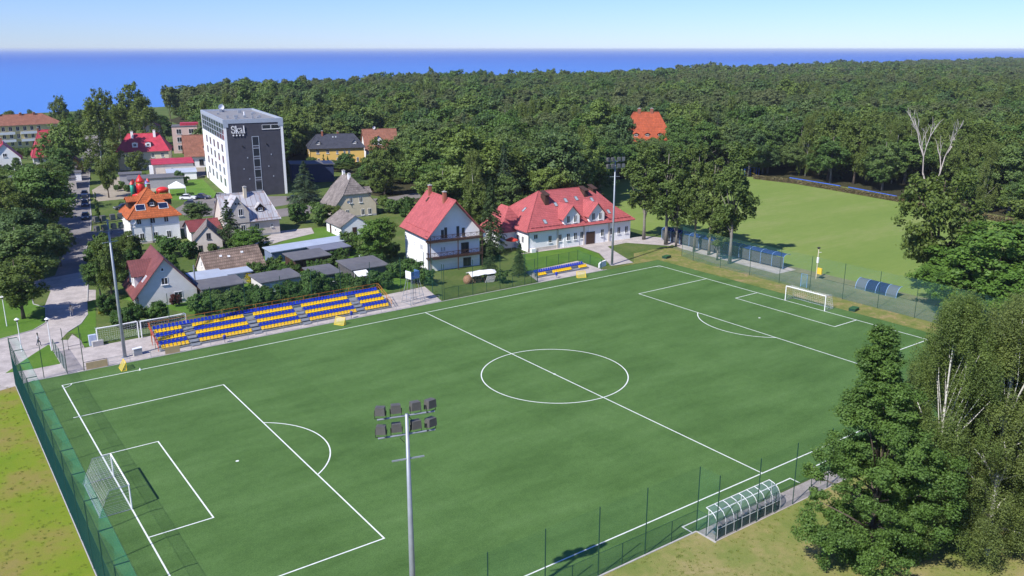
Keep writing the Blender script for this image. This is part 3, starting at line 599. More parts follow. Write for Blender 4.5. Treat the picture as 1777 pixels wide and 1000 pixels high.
# glazed band on the white side
HGLASS = glassmat('hotel_glass', (.14, .15, .17), .25)
GB = glassmat('curtain_glass', (.05, .07, .085), .1)
M().box(.12, .4, 15.25, .68, 43.4, 19.85).ob('glass_band', GB, h)
gb = M()
for v in np.linspace(.4, 43.4, 10): gb.box(.02, v-.09, 15.25, .118, v+.09, 19.85)
for z in (15.3, 16.8, 18.3, 19.75): gb.box(.03, .4, z-.07, .117, 43.4, z+.07)
gb.ob('glazing_bars', PARA, h)
for v in (5.5, 13, 20.5, 28, 35.5):
    for z in (2.4, 5.55, 8.7, 11.85): win(h, dS, 'l', v, z, 3.4, 2.2, 'thin', fm=PARA, gm=HGLASS, off=0)
M().box(-.05, 38.5, 0, -.004, 40, 2.3).ob('door', BROWNW, h)
# vertical stair window
sw = M(); sw.box(7.1, -.1, 1.5, 7.25, -.005, 16.3); sw.box(8.85, -.1, 1.5, 9.0, -.005, 16.3)
for z in (1.5, 4.3, 5.0, 7.2, 7.9, 10.1, 10.8, 13.0, 13.7, 16.15): sw.box(7.25, -.09, z, 8.85, -.005, z+.15)
so = sw.ob('stair_window', PARA, h)
for k, z in enumerate((1.65, 5.15, 8.05, 10.95, 13.85)): M().box(7.25, -.04, z, 8.85, .02, z+2.15).ob('pane', GLASS, so)
for k, z in enumerate((4.45, 7.35, 10.25, 13.15)): M().box(7.25, -.04, z, 8.85, .02, z+.55).ob('spandrel', HGREY, so)
for u in (11.2, 13.6): win(h, dS, 'f', u, 18.1, 2.3, 1.2, 'plain')
vt = [(4.5, 13.8), (10.9, 14.1), (5.6, 10.6), (12, 11.2), (4.4, 7.6), (11.1, 8.0), (5.7, 4.8), (12.2, 5.2)]
for i, (u, z) in enumerate(vt): M().box(u-.12, -.25 if i < 2 else -.1, z-.18, u+.12, -.004, z+.18).ob('wall_lamp', BLACKM if i < 2 else PARA, h)
# Skal sign in slab-serif strokes
def stroke(m, pts, w, x0, z0, k, y=-.28, t=.18):
    for (a, b), (c, d) in zip(pts[:-1], pts[1:]):
        p, q = Vector((x0+a*k, z0+b*k)), Vector((x0+c*k, z0+d*k)); dr = (q-p).normalized(); n = Vector((-dr.y, dr.x))*w/2; e = dr*w*.3
        c4 = [p-e-n, q+e-n, q+e+n, p-e+n]; m.thick([(v.x, y, v.y) for v in c4], (0, t, 0))
def curve(cx, cz, rx, rz, a0, a1, n=8): return [(cx+rx*math.cos(R(a0+(a1-a0)*i/n)), cz+rz*math.sin(R(a0+(a1-a0)*i/n))) for i in range(n+1)]
sg = M(); K = 1.9; X0 = 1.9; Z0 = 17.3
stroke(sg, curve(.26, .74, .2, .22, 20, 270)[:] + curve(.26, .27, .22, .25, 90, -160), .24, X0, Z0, K)
stroke(sg, [(.44, .66), (.46, .95)], .1, X0, Z0, K); stroke(sg, [(.04, .32), (.04, .04)], .1, X0, Z0, K)
stroke(sg, [(.66, 0), (.66, 1.0)], .24, X0, Z0, K); stroke(sg, [(.68, .3), (.95, .64)], .12, X0, Z0, K); stroke(sg, [(.78, .4), (1.0, 0)], .22, X0, Z0, K)
for q in ((.56, .78, 0), (.56, .66, 1.0), (.86, 1.06, .66), (.9, 1.1, 0)): stroke(sg, [(q[0], q[2]), (q[1], q[2])], .1, X0, Z0, K)
stroke(sg, curve(1.3, .52, .14, .14, 170, 0) + [(1.45, .05), (1.52, 0)], .2, X0, Z0, K); stroke(sg, curve(1.3, .17, .13, .16, 60, 320), .15, X0, Z0, K)
stroke(sg, [(1.74, 0), (1.74, 1.0)], .24, X0, Z0, K); stroke(sg, [(1.64, 0), (1.86, 0)], .1, X0, Z0, K); stroke(sg, [(1.64, 1.0), (1.74, 1.0)], .1, X0, Z0, K)
sign = sg.ob('sign_lettering', mat('sign_white', (.85, .85, .85), .5, .02), h)
for i in range(4):
    cx, cz = 2.35+i*.85, 16.75; st = [(cx+(.3 if k % 2 == 0 else .13)*math.sin(k*math.pi/5), -.24, cz+(.3 if k % 2 == 0 else .13)*math.cos(k*math.pi/5)) for k in range(10)]
    M().thick(st, (0, .15, 0)).ob('star', WHITEM, sign)
rng = random.Random(5)
for i in range(14):
    u, v = rng.uniform(2.5, 13), rng.uniform(3, 40); s_ = rng.uniform(.4, 1.1); M().box(u, v, 20.44, u+s_, v+s_*1.2, 20.44+rng.uniform(.3, .9)).ob('roof_vent', GALV, ro)
M().tube([(6, 40, 20.4), (6, 40, 23.0)], .05).ob('antenna', GALV, ro); dish(ro, (5.5, 39.5, 21.9), .9, .1, name='roof_dish'); M().tube([(8, 14, 20.4), (8, 14, 22)], .2, 8).ob('flue', WHITEM, ro)

FOOT += [(60.7, 186.97, -.16, 15.7, 43.9), (84.5, 201.5, -.3, 12.5, 8), (53.1, 236, -.2, 12, 9), (84.7, 92, -.1, 4, 8)]
# --- yellow house and the houses behind
dY = (18.9, 11.1)
h, ro = house('yellow_house', 'yellow two-storey house with dark hipped roof right of the hotel', 105.53, 237.66, -.34, 18.9, 11.1, 6.15, 10.15, 'u', YELLOWR, RT_DARK, o=.5, i0=2.98, i1=2.98, f0=0, f1=0)
for u in (2.8, 6.2): win(h, dY, 'f', u, 3.9, 1.0, 1.4)
for u in (9.5, 12, 13.6): win(h, dY, 'f', u, 3.7, .7, 1.2)
for u in (9.5, 12, 13.6, 16.5, 3): win(h, dY, 'f', u, .8, .8, 1.5)
for v in (3, 7): win(h, dY, 'l', v, 3.8, .9, 1.3)
gable_dormer(h, 'f', dY, 3.2, 6.9, 1.4, .8, 1.5, 2.5, GREYW, RT_DARK, front=1.0, wins=[(0, .1, .8, .6)]); gable_dormer(h, 'f', dY, 15.8, 6.9, 1.4, .8, 1.5, 2.5, GREYW, RT_DARK, front=1.0, wins=[(0, .1, .8, .6)])
chimney(ro, 5, 5, 9.2, 11.3); chimney(ro, 10.5, 5.8, 9.4, 11.0)
for u in (8.6, 9.6): skylight(ro, (u, 4.2, 6.15+4.2*4/5.55), (0, -.72, 1), .6, .9)
h, ro = house('brown_roofed_house', 'white house with brown roof and white gable dormer behind the yellow house', 129.8, 243.0, -.3, 12, 10, 3.9, 10.4, 'u', WHITE, RT_FAR, o=.6, og=.5)
gable_dormer(h, 'f', (12, 10), 4.8, 4.4, 4.2, 2.2, 3.9, 5, WHITE, RT_FAR, front=.8, o=.4, wins=[(-.8, .5, 1.0, 1.5), (.8, .5, 1.0, 1.5)])
for u in (3, 8.5): win(h, (12, 10), 'f', u, .6, 1.4, 2.0, fm=DFRAME)
dish(h, (4, 4.6, 10.9), .6, .2)
# --- dark blue flat building beside the hotel
h = thing('blue_hall', 'low dark blue hall in the shade right of the hotel', 'hall', (84.5, 201.5, 0), -.3)
BLUE = mat('blue_cladding', (.022, .034, .085), .7, .1, 1.0)  # blue darkened to carry the shade of hotel and trees in the colour
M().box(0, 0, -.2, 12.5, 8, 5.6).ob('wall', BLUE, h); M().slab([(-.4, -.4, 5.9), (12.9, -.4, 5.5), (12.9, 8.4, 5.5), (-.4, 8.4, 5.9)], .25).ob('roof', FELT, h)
M().box(2, -.05, 0, 4.6, -.004, 3).ob('door', GREYW, h)
# --- red-roofed cream house R2 and its annex
d2 = (15.96, 12)
h, ro = house('red_hipped_house', 'cream two-storey house with bright crimson hipped roof left of the hotel', 48.44, 262.77, -.34, 15.96, 12, 6.51, 11.53, 'u', CREAM, RT_CRIM, o=.5, i0=3.1, i1=3.1, f0=0, f1=0)
for u in (2.5, 5.6, 11, 14): win(h, d2, 'f', u, 4.0, .9, 1.4); win(h, d2, 'f', u, .9, .9, 1.5)
for v in (3, 6, 9): win(h, d2, 'l', v, 3.9, .9, 1.4)
for u in (5.6, 9.7): gable_dormer(h, 'f', d2, u, 7.4, 1.7, 1.5, 1.75, 2.6, WHITE, RT_CRIM, front=1.0, o=.15, wins=[(0, .3, 1.0, .9)])
chimney(ro, 4.6, 4.6, 9.6, 12.4, .8, .7, WHITE); chimney(ro, 11.6, 4.9, 9.6, 12.6, .8, .7, WHITE)
h = thing('red_roofed_annex', 'low beige outbuilding with crimson sloping roof in front of the cream house', 'outbuilding', (53.11, 236.01, 0), -.2)
M().add([(0, 0, -.2), (11.8, 0, -.2), (11.8, 9, -.2), (0, 9, -.2), (0, 0, 4.4), (11.8, 0, 4.4), (11.8, 9, 5.0), (0, 9, 5.0)], [(0, 1, 5, 4), (1, 2, 6, 5), (2, 3, 7, 6), (3, 0, 4, 7)]).ob('wall', BEIGE, h)
M().slab([(-.4, -.4, 4.5), (12.2, -.4, 4.5), (12.2, 9.3, 5.2), (-.4, 9.3, 5.2)], .16).ob('roof', RT_CRIM, h); M().box(-1.2, -.3, 0, -.05, .6, 4.2).ob('white_pillar', WHITE, h)
win(h, (11.8, 9), 'f', 5.5, 2.6, .7, .7); M().box(3.5, -.06, -.1, 11.6, -.004, 1.9).ob('grey_base', GREYW, h)

# ------------------------------------------------------------------ distant and small buildings
def flat(name, label, cat, x, y, yaw, w, d, h_, mw, mr, wins=(), ov=.25, tilt=0.0, group=None):
    r_ = thing(name, label, cat, (x, y, 0), yaw, group); FOOT.append((x, y, yaw, w, d))
    M().box(0, 0, -.2, w, d, h_-.02).ob('wall', mw, r_)
    ro_ = M().slab([(-ov, -ov, h_+.14), (w+ov, -ov, h_+.14), (w+ov, d+ov, h_+.14+tilt), (-ov, d+ov, h_+.14+tilt)], .16+0*tilt).ob('roof', mr, r_)
    if tilt: M().box(.02, d-.3, h_-.03, w-.02, d-.01, h_+tilt-.05).ob('rear_wall', mw, r_)
    for (fc, a_, z, ww, wh) in wins: win(r_, (w, d), fc, a_, z, ww, wh)
    return r_, ro_
h, ro = house('long_yellow_building', 'long yellow three-storey building with red-brown hipped roof by the sea', 20.5, 358, .06, 27, 12, 9.6, 13.2, 'u', mat('pale_yellow', (.66, .55, .26), .9, .05), RT_FAR, cat='building', o=.6, i0=6, i1=6, f0=0, f1=0)
for u in np.arange(2.5, 20, 2.6):
    for z in (1, 4, 7): win(h, (27, 12), 'f', u, z, 1.2, 1.7)
for z in (2.8, 5.8): M().box(1, -1.2, z-.15, 9, -.01, z).box(1, -1.2, z+.002, 9, -1.1, z+.9).ob('balcony', WHITE, h); M().box(11, -1.2, z-.15, 19, -.01, z).box(11, -1.2, z+.002, 19, -1.1, z+.9).ob('balcony', WHITE, h)
for u in (5, 13, 18): chimney(ro, u, 5.5, 12, 13.8, .9, .7)
h, ro = house('far_red_house', 'house with tall crimson hipped roof at the far left', 27.5, 296, -.1, 11, 11, 3.2, 11.5, 'u', WHITE, RT_CRIM, o=.5, i0=3, i1=3, f0=0, f1=0)
gable_dormer(h, 'f', (11, 11), 6.5, 4.2, 1.5, 1.3, 1.9, 3, WHITE, RT_CRIM, front=1.0, wins=[(0, .2, .8, .9)]); chimney(ro, 2.8, 5.5, 9, 12.2)
for u in (2, 5, 9): win(h, (11, 11), 'f', u, .8, 1, 1.4)
h, ro = house('far_gabled_house', 'white gabled house with red roof edge at the far left border', 13.5, 285, -.1, 9, 10, 4.2, 9.0, 'v', WHITE, RT_CRIM, o=.5)
win(h, (9, 10), 'f', 4.5, 4.5, 1.2, 1.2); win(h, (9, 10), 'f', 2.5, 1, 1.2, 1.2); win(h, (9, 10), 'f', 6.5, 1, 1.2, 1.2); chimney(ro, 4, 4, 8, 10.5)
h, ro = house('brown_hipped_house', 'small house with brown hipped roof left of the street, left of a pair', 27.2, 262, -.2, 8, 8, 2.8, 6.4, 'v', CREAM, RT_GREY, o=.4, i0=3, i1=3, f0=0, f1=0)
win(h, (8, 8), 'f', 2.5, .8, 1, 1.2); win(h, (8, 8), 'f', 5.5, .8, 1, 1.2)
h, ro = house('brown_gabled_house', 'small house with brown gabled roof left of the street, right of a pair', 33.0, 268, -.2, 5, 8, 2.6, 5.4, 'v', YELLOWR, RT_FAR, o=.4)
win(h, (5, 8), 'f', 2.5, .8, 1, 1.2); chimney(ro, 2, 3, 4.4, 6.4)
h, ro = flat('dark_flat_building', 'wide low building with dark flat roof at the left edge', 'building', 4, 222, -.1, 19, 17, 4.0, GREYW, FELT, [('f', u, 1.4, 1.6, 1.3) for u in (2, 6, 10, 14, 17)])
chimney(ro, 14.5, 12, 4.1, 6.2, .7, .7, WHITE); chimney(ro, 11, 6, 4.1, 5.0, 1.4, 1.4, WHITEM)
h, ro = flat('grey_roofed_garage', 'grey-roofed garage beside the wide dark flat-roofed building', 'garage', 24.2, 229, -.1, 5.5, 12, 3.2, BEIGE, FELT, [('f', 2.6, 1.0, 1.2, 1.2)], tilt=.5)
flat('pale_garage', 'pale garage with flat roof at the street left kerb', 'garage', 29.0, 246, -.15, 5, 5, 2.5, WHITE, FELT, [('f', 2.5, .8, 1.6, 1.0)])
h, ro = flat('pink_building', 'pink flat-roofed building left of the hotel', 'building', 76.7, 302, -.3, 14, 10, 10.2, PINK, FELT, [('f', u, z, 1.8, 1.9) for u in (2.5, 7, 11.5) for z in (1.2, 4.3, 7.4)], ov=.15)
M().box(3, 3, 10.35, 12, 8, 11.3).ob('roof_house', RT_CRIM, ro)
h, ro = house('brown_roofed_inn', 'inn with big brown roof and white dormer directly left of the hotel', 68.5, 256, -.22, 12, 10, 4.5, 10.6, 'u', WHITE, RT_FAR, cat='inn', o=.6)
gable_dormer(h, 'f', (12, 10), 8.0, 5.2, 3.6, 1.9, 3.2, 4.5, WHITE, RT_FAR, front=.9, o=.4, wins=[(0, .4, 1.4, 1.3)])
for u in (2, 5, 8, 10.5): win(h, (12, 10), 'f', u, .8, 1.4, 1.9, fm=DFRAME)
h, ro = house('red_gabled_house', 'narrow white house with red gable left of the pink building', 70.5, 318, -.3, 5.5, 9, 9.0, 11.5, 'v', WHITE, RT_CRIM, o=.3)
for z in (1.5, 4.5, 7.2): win(h, (5.5, 9), 'f', 2.7, z, 1.2, 1.4)
h, ro = house('wood_villa', 'villa with tall vermilion roof standing among the trees of the wood', 197.0, 176, -.55, 17, 13, 8.3, 17.6, 'u', CREAM, RT_VILLA, cat='villa', o=.8, i0=4.0, i1=4.0, f0=0, f1=0)
for u in (4, 8, 12.5): gable_dormer(h, 'f', (17, 13), u, 9.4, 1.7, 1.0, 1.4, 3, BROWNW, RT_VILLA, front=1.0, o=.2, wins=[(0, .15, 1.1, .7)])
for u in (2, 5, 9, 12, 15): win(h, (17, 13), 'f', u, 5, 1.1, 1.7); win(h, (17, 13), 'f', u, 1.2, 1.1, 1.7)
chimney(ro, 6, 6.5, 15.8, 18.8, 1.0, .8); chimney(ro, 10.5, 6.5, 15.8, 18.8, 1.0, .8)
flat('long_shed', 'long low shed with dark flat roof behind the bouncy castle', 'shed', 41.5, 217.5, -.2, 15, 6, 2.9, GREYW, FELT, [('f', 3, .9, 2.4, 1.2)], tilt=.3)
flat('small_grey_shed', 'small grey shed with roof hatch right of the street', 'shed', 41.0, 226.0, -.2, 6, 5, 3.4, GREYW, FELT, [('f', 3, 1.2, 1, 1)])
flat('lean_to', 'lean-to with pale grey sheet roof below the crimson annex', 'shed', 55.5, 229.6, -.2, 8.5, 5, 2.2, WHITE, SHEET, [], tilt=.7)
# garden sheds behind the grandstand
SHEDW = mat('dark_shed_wood', (.10, .095, .10), .85, .2, 2.0)
for i, (lab, x, y, yw, w, d, hh, mr, mw) in enumerate([
    ('dark felt-roofed shed nearest the gabled house behind the grandstand', 24.6, 89.6, .0, 6.6, 4.4, 2.1, FELT, SHEDW),
    ('dark felt-roofed shed left of the big rounded bush, white door', 33.6, 87.6, .05, 6.8, 4.6, 2.2, FELT, WHITEB),
    ('dark felt-roofed shed just right of the big rounded bush', 42.6, 86.4, .0, 4.4, 5.0, 2.2, FELT, SHEDW),
    ('wide dark felt-roofed shed with white awning near the grandstand end', 49.2, 86.2, -.02, 6.6, 6.2, 2.3, FELT, SHEDW),
    ('dark open shed roof below the long pale roof', 44.0, 99.2, .03, 6.8, 4.6, 2.2, FELT, BROWNW)]):
    h, ro = flat('garden_shed', lab, 'shed', x, y, yw, w, d, hh, mw, mr, [('f', w*.62, .9, .7, .7)], .35, .35)
    M().box(w*.2, -.05, 0, w*.2+.85, -.004, 1.85).ob('door', WHITE if i == 1 else BROWNW, h)
flat('pale_roofed_annex', 'annex with bright pale sheet roof right of the brown-roofed gabled house', 'annex', 25.2, 95.4, .0, 5.0, 4.6, 2.2, WHITEB, SHEET, [('f', 2.5, .9, .9, .8)], .3, .2)
flat('pale_roofed_lean_to', 'small lean-to with pale sheet roof before the long cottage', 'annex', 30.5, 96.9, .0, 4.6, 2.6, 2.0, WHITEB, SHEET, [], .25, .2)
flat('long_pale_shed', 'long shed with pale blue-grey sheet roof along the garden lawn', 'shed', 43.0, 108.2, .08, 17.5, 3.2, 2.1, mat('blue_grey_wall', (.16, .20, .30), .8, .1), SHEET, [('f', u, .9, .9, .7) for u in (5, 6.5, 9.5)], .3, .35)
flat('slate_lean_to', 'lean-to with slate-blue roof in front of the long pale shed', 'shed', 50.3, 104.2, .06, 7.0, 3.2, 2.0, SHEDW, mat('slate_blue_roof', (.16, .17, .22), .7, .1), [('f', 3, .8, .8, .8)], .3, .25)
t = thing('greenhouse', 'small glass greenhouse beside the dark red bush', 'greenhouse', (55.6, 94.6, 0), -.2)
GH = netmat('greenhouse_glass', (.30, .36, .46), .7)
M().add([(0, 0, 0), (3, 0, 0), (3, 4, 0), (0, 4, 0), (0, 0, 1.6), (3, 0, 1.6), (3, 4, 1.6), (0, 4, 1.6), (1.5, 0, 2.6), (1.5, 4, 2.6)], [(0, 1, 5, 8, 4), (2, 3, 7, 9, 6), (0, 4, 7, 3), (1, 2, 6, 5), (4, 8, 9, 7), (5, 6, 9, 8)]).ob('glazing', GH, t)
fr = M()
for q in [((0, 0, 0), (0, 0, 1.6)), ((3, 0, 0), (3, 0, 1.6)), ((0, 4, 0), (0, 4, 1.6)), ((3, 4, 0), (3, 4, 1.6)), ((0, 0, 1.6), (0, 4, 1.6)), ((3, 0, 1.6), (3, 4, 1.6)), ((1.5, 0, 2.6), (1.5, 4, 2.6)), ((0, 0, 1.6), (1.5, 0, 2.6)), ((3, 0, 1.6), (1.5, 0, 2.6)), ((0, 2, 1.6), (1.5, 2, 2.6)), ((3, 2, 1.6), (1.5, 2, 2.6))]: fr.tube(q, .04, 4)
fr.ob('frame', WHITEM, t)
t = thing('garden_pavilion', 'white awning over a garden seat beside the wide dark shed', 'awning', (50.2, 84.6, 0))
M().slab([(-1.2, -.9, 1.7), (1.2, -.9, 1.7), (1.2, .9, 2.3), (-1.2, .9, 2.3)], .06).ob('canopy', WHITEM, t)
pp = M(); [pp.tube([(sx*1.1, sy*.8, 0), (sx*1.1, sy*.8, 1.75 if sy < 0 else 2.2)], .04, 5) for sx in (-1, 1) for sy in (-1, 1)]; pp.ob('frame', WHITEM, t)
t = thing('garden_parasol', 'pale blue garden parasol among the sheds behind the grandstand', 'parasol', (39.0, 93.4, 0))
M().tube([(0, 0, 0), (0, 0, 2.3)], .03).ob('pole', WHITEM, t)
c = M(); c.add([(0, 0, 2.5)]+[(1.6*math.cos(k*math.pi/4), 1.6*math.sin(k*math.pi/4), 1.95) for k in range(8)]+[(1.6*math.cos(k*math.pi/4), 1.6*math.sin(k*math.pi/4), 1.8) for k in range(8)], [(0, 1+k, 1+(k+1) % 8) for k in range(8)]+[(1+k, 9+k, 9+(k+1) % 8, 1+(k+1) % 8) for k in range(8)]); c.ob('canopy', mat('pale_blue_cloth', (.55, .64, .75), .8), t)
t = thing('wood_shelter', 'firewood shelter under a white tarpaulin before the balcony house', 'shelter', (65.4, 73.6, 0), -.25)
LOG = mat('cut_logs', (.30, .19, .10), .9, .3, 6)
TP = []
for i in range(9):
    a_ = i/8; TP.append((a_*4.8, 1.75+.25*math.sin(a_*2.4)+.05*math.sin(i*2.1)))
tp = M()
for (x0, z0), (x1, z1) in zip(TP[:-1], TP[1:]):
    tp.slab([(x0, -.3, z0-.35), (x1, -.3, z1-.35), (x1, 1.3, z1), (x0, 1.3, z0)], .05); tp.slab([(x0, 1.3, z0), (x1, 1.3, z1), (x1, 2.9, z1-.4), (x0, 2.9, z0-.4)], .05)
tp.ob('tarpaulin', WHITEM, t)
fr = M(); [fr.box(x, y, 0, x+.1, y+.1, 1.5) for x in (.1, 2.4, 4.6) for y in (0, 2.4)]; fr.ob('frame', BROWNW, t)
lg = M(); rg = random.Random(3)
for i in range(70): x, z, r_ = rg.uniform(.2, 2.2), rg.uniform(.1, 1.2), rg.uniform(.07, .14); lg.tube([(x, rg.uniform(.3, .5), z), (x, 2.0, z)], r_, 6)
lg.ob('log_pile', LOG, t); sl = M(); [sl.thick([(2.5+i*.22, -.12, .05), (2.58+i*.22, -.12, .05), (3.05+i*.22, -.12, 1.25), (2.97+i*.22, -.12, 1.25)], (0, .03, 0)) for i in range(8)]; sl.ob('lattice', WHITEM, t)
HAY = mat('dry_brush', (.26, .15, .09), 1, .3, 5, .6); M().ell((-.35, 1.0, .55), (.75, 1.0, .85), 12, 7).ob('brush_heap', HAY, t, True)

# ------------------------------------------------------------------ sports furniture
NETW = netmat('goal_net', (.55, .57, .60), .06)
def goal(label, x, y, rz, w=7.32, h_=2.44, depth=2.0, post=None, back=None, r_=.07, group=None, name='football_goal', top=.9):
    post = post or WHITEM; t = thing(name, label, 'goal', (x, y, 0), rz, group)
    for s in (-1, 1): M().tube([(0, s*w/2, 0), (0, s*w/2, h_)], r_, 8).ob('post', post, t)
    M().tube([(0, -w/2, h_), (0, w/2, h_)], r_, 8).ob('crossbar', post, t)
    fr = M(); fr.tube([(0, -w/2, .06), (-depth, -w/2, .06), (-depth, w/2, .06), (0, w/2, .06)], .035, 6)
    for s in (-1, 1): fr.tube([(0, s*w/2, h_), (-top, s*w/2, h_-.02), (-depth-.1, s*w/2, .1)] if back is None else [(0, s*w/2, h_), (-top, s*w/2, h_)], .025, 5)
    fr.ob('net_frame', back or GALV, t)
    n = M(); P = [(-.02, h_), (-top, h_-.10), (-depth*.92, h_*.35), (-depth, .06)]
    N = 10
    vs = []; 
    for i in range(N+1):
        f = i/N; sg_ = .12*math.sin(math.pi*f)
        for (px, pz) in P: vs.append((px-.0, -w/2+w*f, max(.05, pz-(sg_ if pz > .1 else 0))))
    k = len(P); n.add(vs, [(i*k+j, i*k+j+1, (i+1)*k+j+1, (i+1)*k+j) for i in range(N) for j in range(k-1)])
    for s in (-1, 1): n.poly([(0, s*w/2, 0.05)]+[(px, s*w/2, pz) for px, pz in P])
    n.ob('net', NETW, t)
    st = M(); q = 18
    for i in range(q+1):
        f = i/q; sg_ = .12*math.sin(math.pi*f); st.tube([(px, -w/2+w*f, max(.05, pz-(sg_ if pz > .1 else 0))) for px, pz in P], .007, 3, False)
    for j in range(len(P)-1):
        for m_ in range(5):
            e_ = m_/5; px = lerp(P[j][0], P[j+1][0], e_); pz = lerp(P[j][1], P[j+1][1], e_)
            st.tube([(px, -w/2+w*i/6, max(.05, pz-.12*math.sin(math.pi*i/6))) for i in range(7)], .006, 3, False)
            for s in (-1, 1): st.tube([(0, s*w/2, max(.05, pz)), (px, s*w/2, max(.05, pz))], .006, 3, False)
    st.ob('net_cords', WHITEM, t)['kind'] = 'stuff'; return t
goal('white football goal on the near left goal line by the tall green net fence', 0, H_, 0, depth=2.6, top=1.6)
goal('white football goal on the far right goal line', PL, H_, math.pi, depth=2.2, top=1.5)
goal('training goal leaning near the left floodlight mast, left of a pair', 9.2, 77.0, math.pi/2*-1+.02, 5.3, 2.44, 1.1, name='training_goal', back=DGREEN)
goal('training goal behind the grandstand left end, right of a pair', 15.3, 76.9, math.pi/2*-1+.02, 6.2, 2.44, 1.1, name='training_goal', back=DGREEN)
YEL = mat('yellow_paint', (.75, .50, .02), .5, .08); YN = netmat('yellow_net', (.65, .55, .15), .45)
for i, (x, y, rz, lab) in enumerate([(7.5, 65.4, 0.0, 'small yellow practice goal beside the far left corner'), (37.6, 66.3, .6, 'small yellow practice goal before the grandstand'), (83.9, 66.2, 1.2, 'small yellow practice goal before the small two-row stand')]):
    t = thing('practice_goal', lab, 'goal', (x, y, 0), rz)
    f = M(); f.tube([(0, -.8, 0), (0, -.8, 1.1), (0, .8, 1.1), (0, .8, 0)], .05, 6); f.tube([(0, -.8, .04), (-.6, -.8, .04), (-.6, .8, .04), (0, .8, .04), (0, -.8, .04)], .035, 5); f.tube([(0, -.8, 1.1), (-.6, -.8, .05)], .03, 5); f.tube([(0, .8, 1.1), (-.6, .8, .05)], .03, 5); f.ob('frame', YEL, t)
    M().add([(0, -.8, 1.1), (0, .8, 1.1), (-.6, .8, .05), (-.6, -.8, .05), (0, -.8, .05), (0, .8, .05)], [(0, 1, 2, 3), (0, 3, 4), (1, 5, 2)]).ob('net', YN, t)
for x, y, lab in ((-.4+8.8, 68.3, 0), ): pass
BINB = mat('blue_plastic', (.02, .035, .33), .45, .1)
for x, y, lab in [(21.0, 68.0, 'blue litter bin before the left half of the grandstand'), (40.1, 67.9, 'blue litter bin beside the practice goal before the grandstand'), (79.9, 68.2, 'blue litter bin before the small two-row stand')]:
    t = thing('litter_bin', lab, 'bin', (x, y, 0)); M().tube([(0, 0, 0), (0, 0, 1.2)], .03).ob('post', BLACKM, t); M().tube([(0, -.02, .55), (0, -.02, 1.05), (0, -.02, 1.12)], [.2, .23, .17], 10).ob('bucket', BINB, t)
# white lost cone on the touchline
o = M().tube([(0, 0, 0), (0, 0, .03), (0, 0, .04), (0, 0, .26)], [.17, .17, .11, .04], 10).ob('marker_cone', WHITEM, None, False, (8.9, PW-.1, .03)); tag(o, 'small white marker cone on the far touchline', 'cone')

# grandstand
SEATB = mat('blue_seat', (.016, .045, .42), .45, .2, 1.5); SEATY = mat('yellow_seat', (.90, .57, .015), .45, .14, 1.5)
STEEL = mat('stand_steel', (.20, .22, .25), .6, .12); RED = mat('red_rail', (.50, .06, .02), .5, .1); ORNG = mat('orange_rail', (.42, .17, .03), .6, .2)
def seat_mesh(m):
    a = M(); a.add([(-.21, -.2, 0), (.21, -.2, 0), (.22, .2, -.02), (-.22, .2, -.02), (-.19, -.2, .07), (.19, -.2, .07), (.2, .14, .04), (-.2, .14, .04)], [(0, 3, 2, 1), (4, 5, 6, 7), (0, 1, 5, 4), (1, 2, 6, 5), (2, 3, 7, 6), (3, 0, 4, 7)])
    a.add([(-.21, .14, .02), (.21, .14, .02), (.21, .22, .02), (-.21, .22, .02), (-.17, .21, .36), (.17, .21, .36), (.17, .27, .36), (-.17, .27, .36)], [(0, 3, 2, 1), (4, 5, 6, 7), (0, 1, 5, 4), (1, 2, 6, 5), (2, 3, 7, 6), (3, 0, 4, 7)])
    a.tube([(0, 0, -.16), (0, 0, 0)], .05, 5); return a.mesh('seat', m)
SM = [seat_mesh(SEATY), seat_mesh(SEATB)]
t = thing('grandstand', 'six-row open grandstand with blue and yellow plastic seats along the far touchline', 'grandstand', (0, 0, 0))
BL = [(13.0, 16.7), (18.1, 25.45), (26.8, 32.85), (34.2, 41.8), (43.2, 47.35)]
RY = [69.55+.78*i for i in range(6)]; RZ = [.42+.33*i for i in range(6)]
for i in range(6):
    dk = M(); dk.box(12.75, RY[i]-.36, RZ[i]-.24, 47.6, RY[i]+.40, RZ[i]-.17); dk.box(12.75, RY[i]-.34, RZ[i]-.46 if i else .03, 47.6, RY[i]-.30, RZ[i]-.245); dk.ob('deck', STEEL, t)
for (a_, b_) in zip([x[1] for x in BL[:-1]], [x[0] for x in BL[1:]]):
    for i in range(5): M().box(a_+.12, RY[i]-.75 if i else RY[0]-.7, RZ[i]-.33, b_-.12, RY[i]-.365, RZ[i]-.20).ob('step', GALV, t)
bm = M()
for x in np.arange(13.2, 47.6, 2.4):
    for i in range(6): bm.tube([(x, RY[i]+.2, 0), (x, RY[i]+.2, RZ[i]-.2)], .035, 4)
    bm.tube([(x, RY[0], .1), (x, RY[5]+.2, RZ[5]-.25)], .04, 4)
bm.ob('support_frame', GALV, t)
ns = 0; extra = M()
seats = []
for i in range(6):
    if i < 5:
        for (a_, b_) in BL:
            n = round((b_-a_)/.5); seats += [(i, a_+(k+.5)*(b_-a_)/n) for k in range(n)]
    else: seats += [(5, 13.0+(k+.5)*(34.35/68)) for k in range(68)]
far = M()
for i, x in seats:
    if ns < 300: inst('seat', SM[i % 2], t, (x, RY[i], RZ[i])); ns += 1
    else:
        me = SM[1]; far.add([(v.co.x+x, v.co.y+RY[i], v.co.z+RZ[i]) for v in me.vertices], [tuple(p.vertices) for p in me.polygons])
if far.v: far.ob('seat_row_remainder', SEATB, t)['kind'] = 'stuff'
rl = M(); zt_ = RZ[5]-.2
for k in range(15):
    x = 12.8+k*(34.8/14); rl.tube([(x, RY[5]+.5, 0), (x, RY[5]+.5, zt_+1.1)], .035, 5)
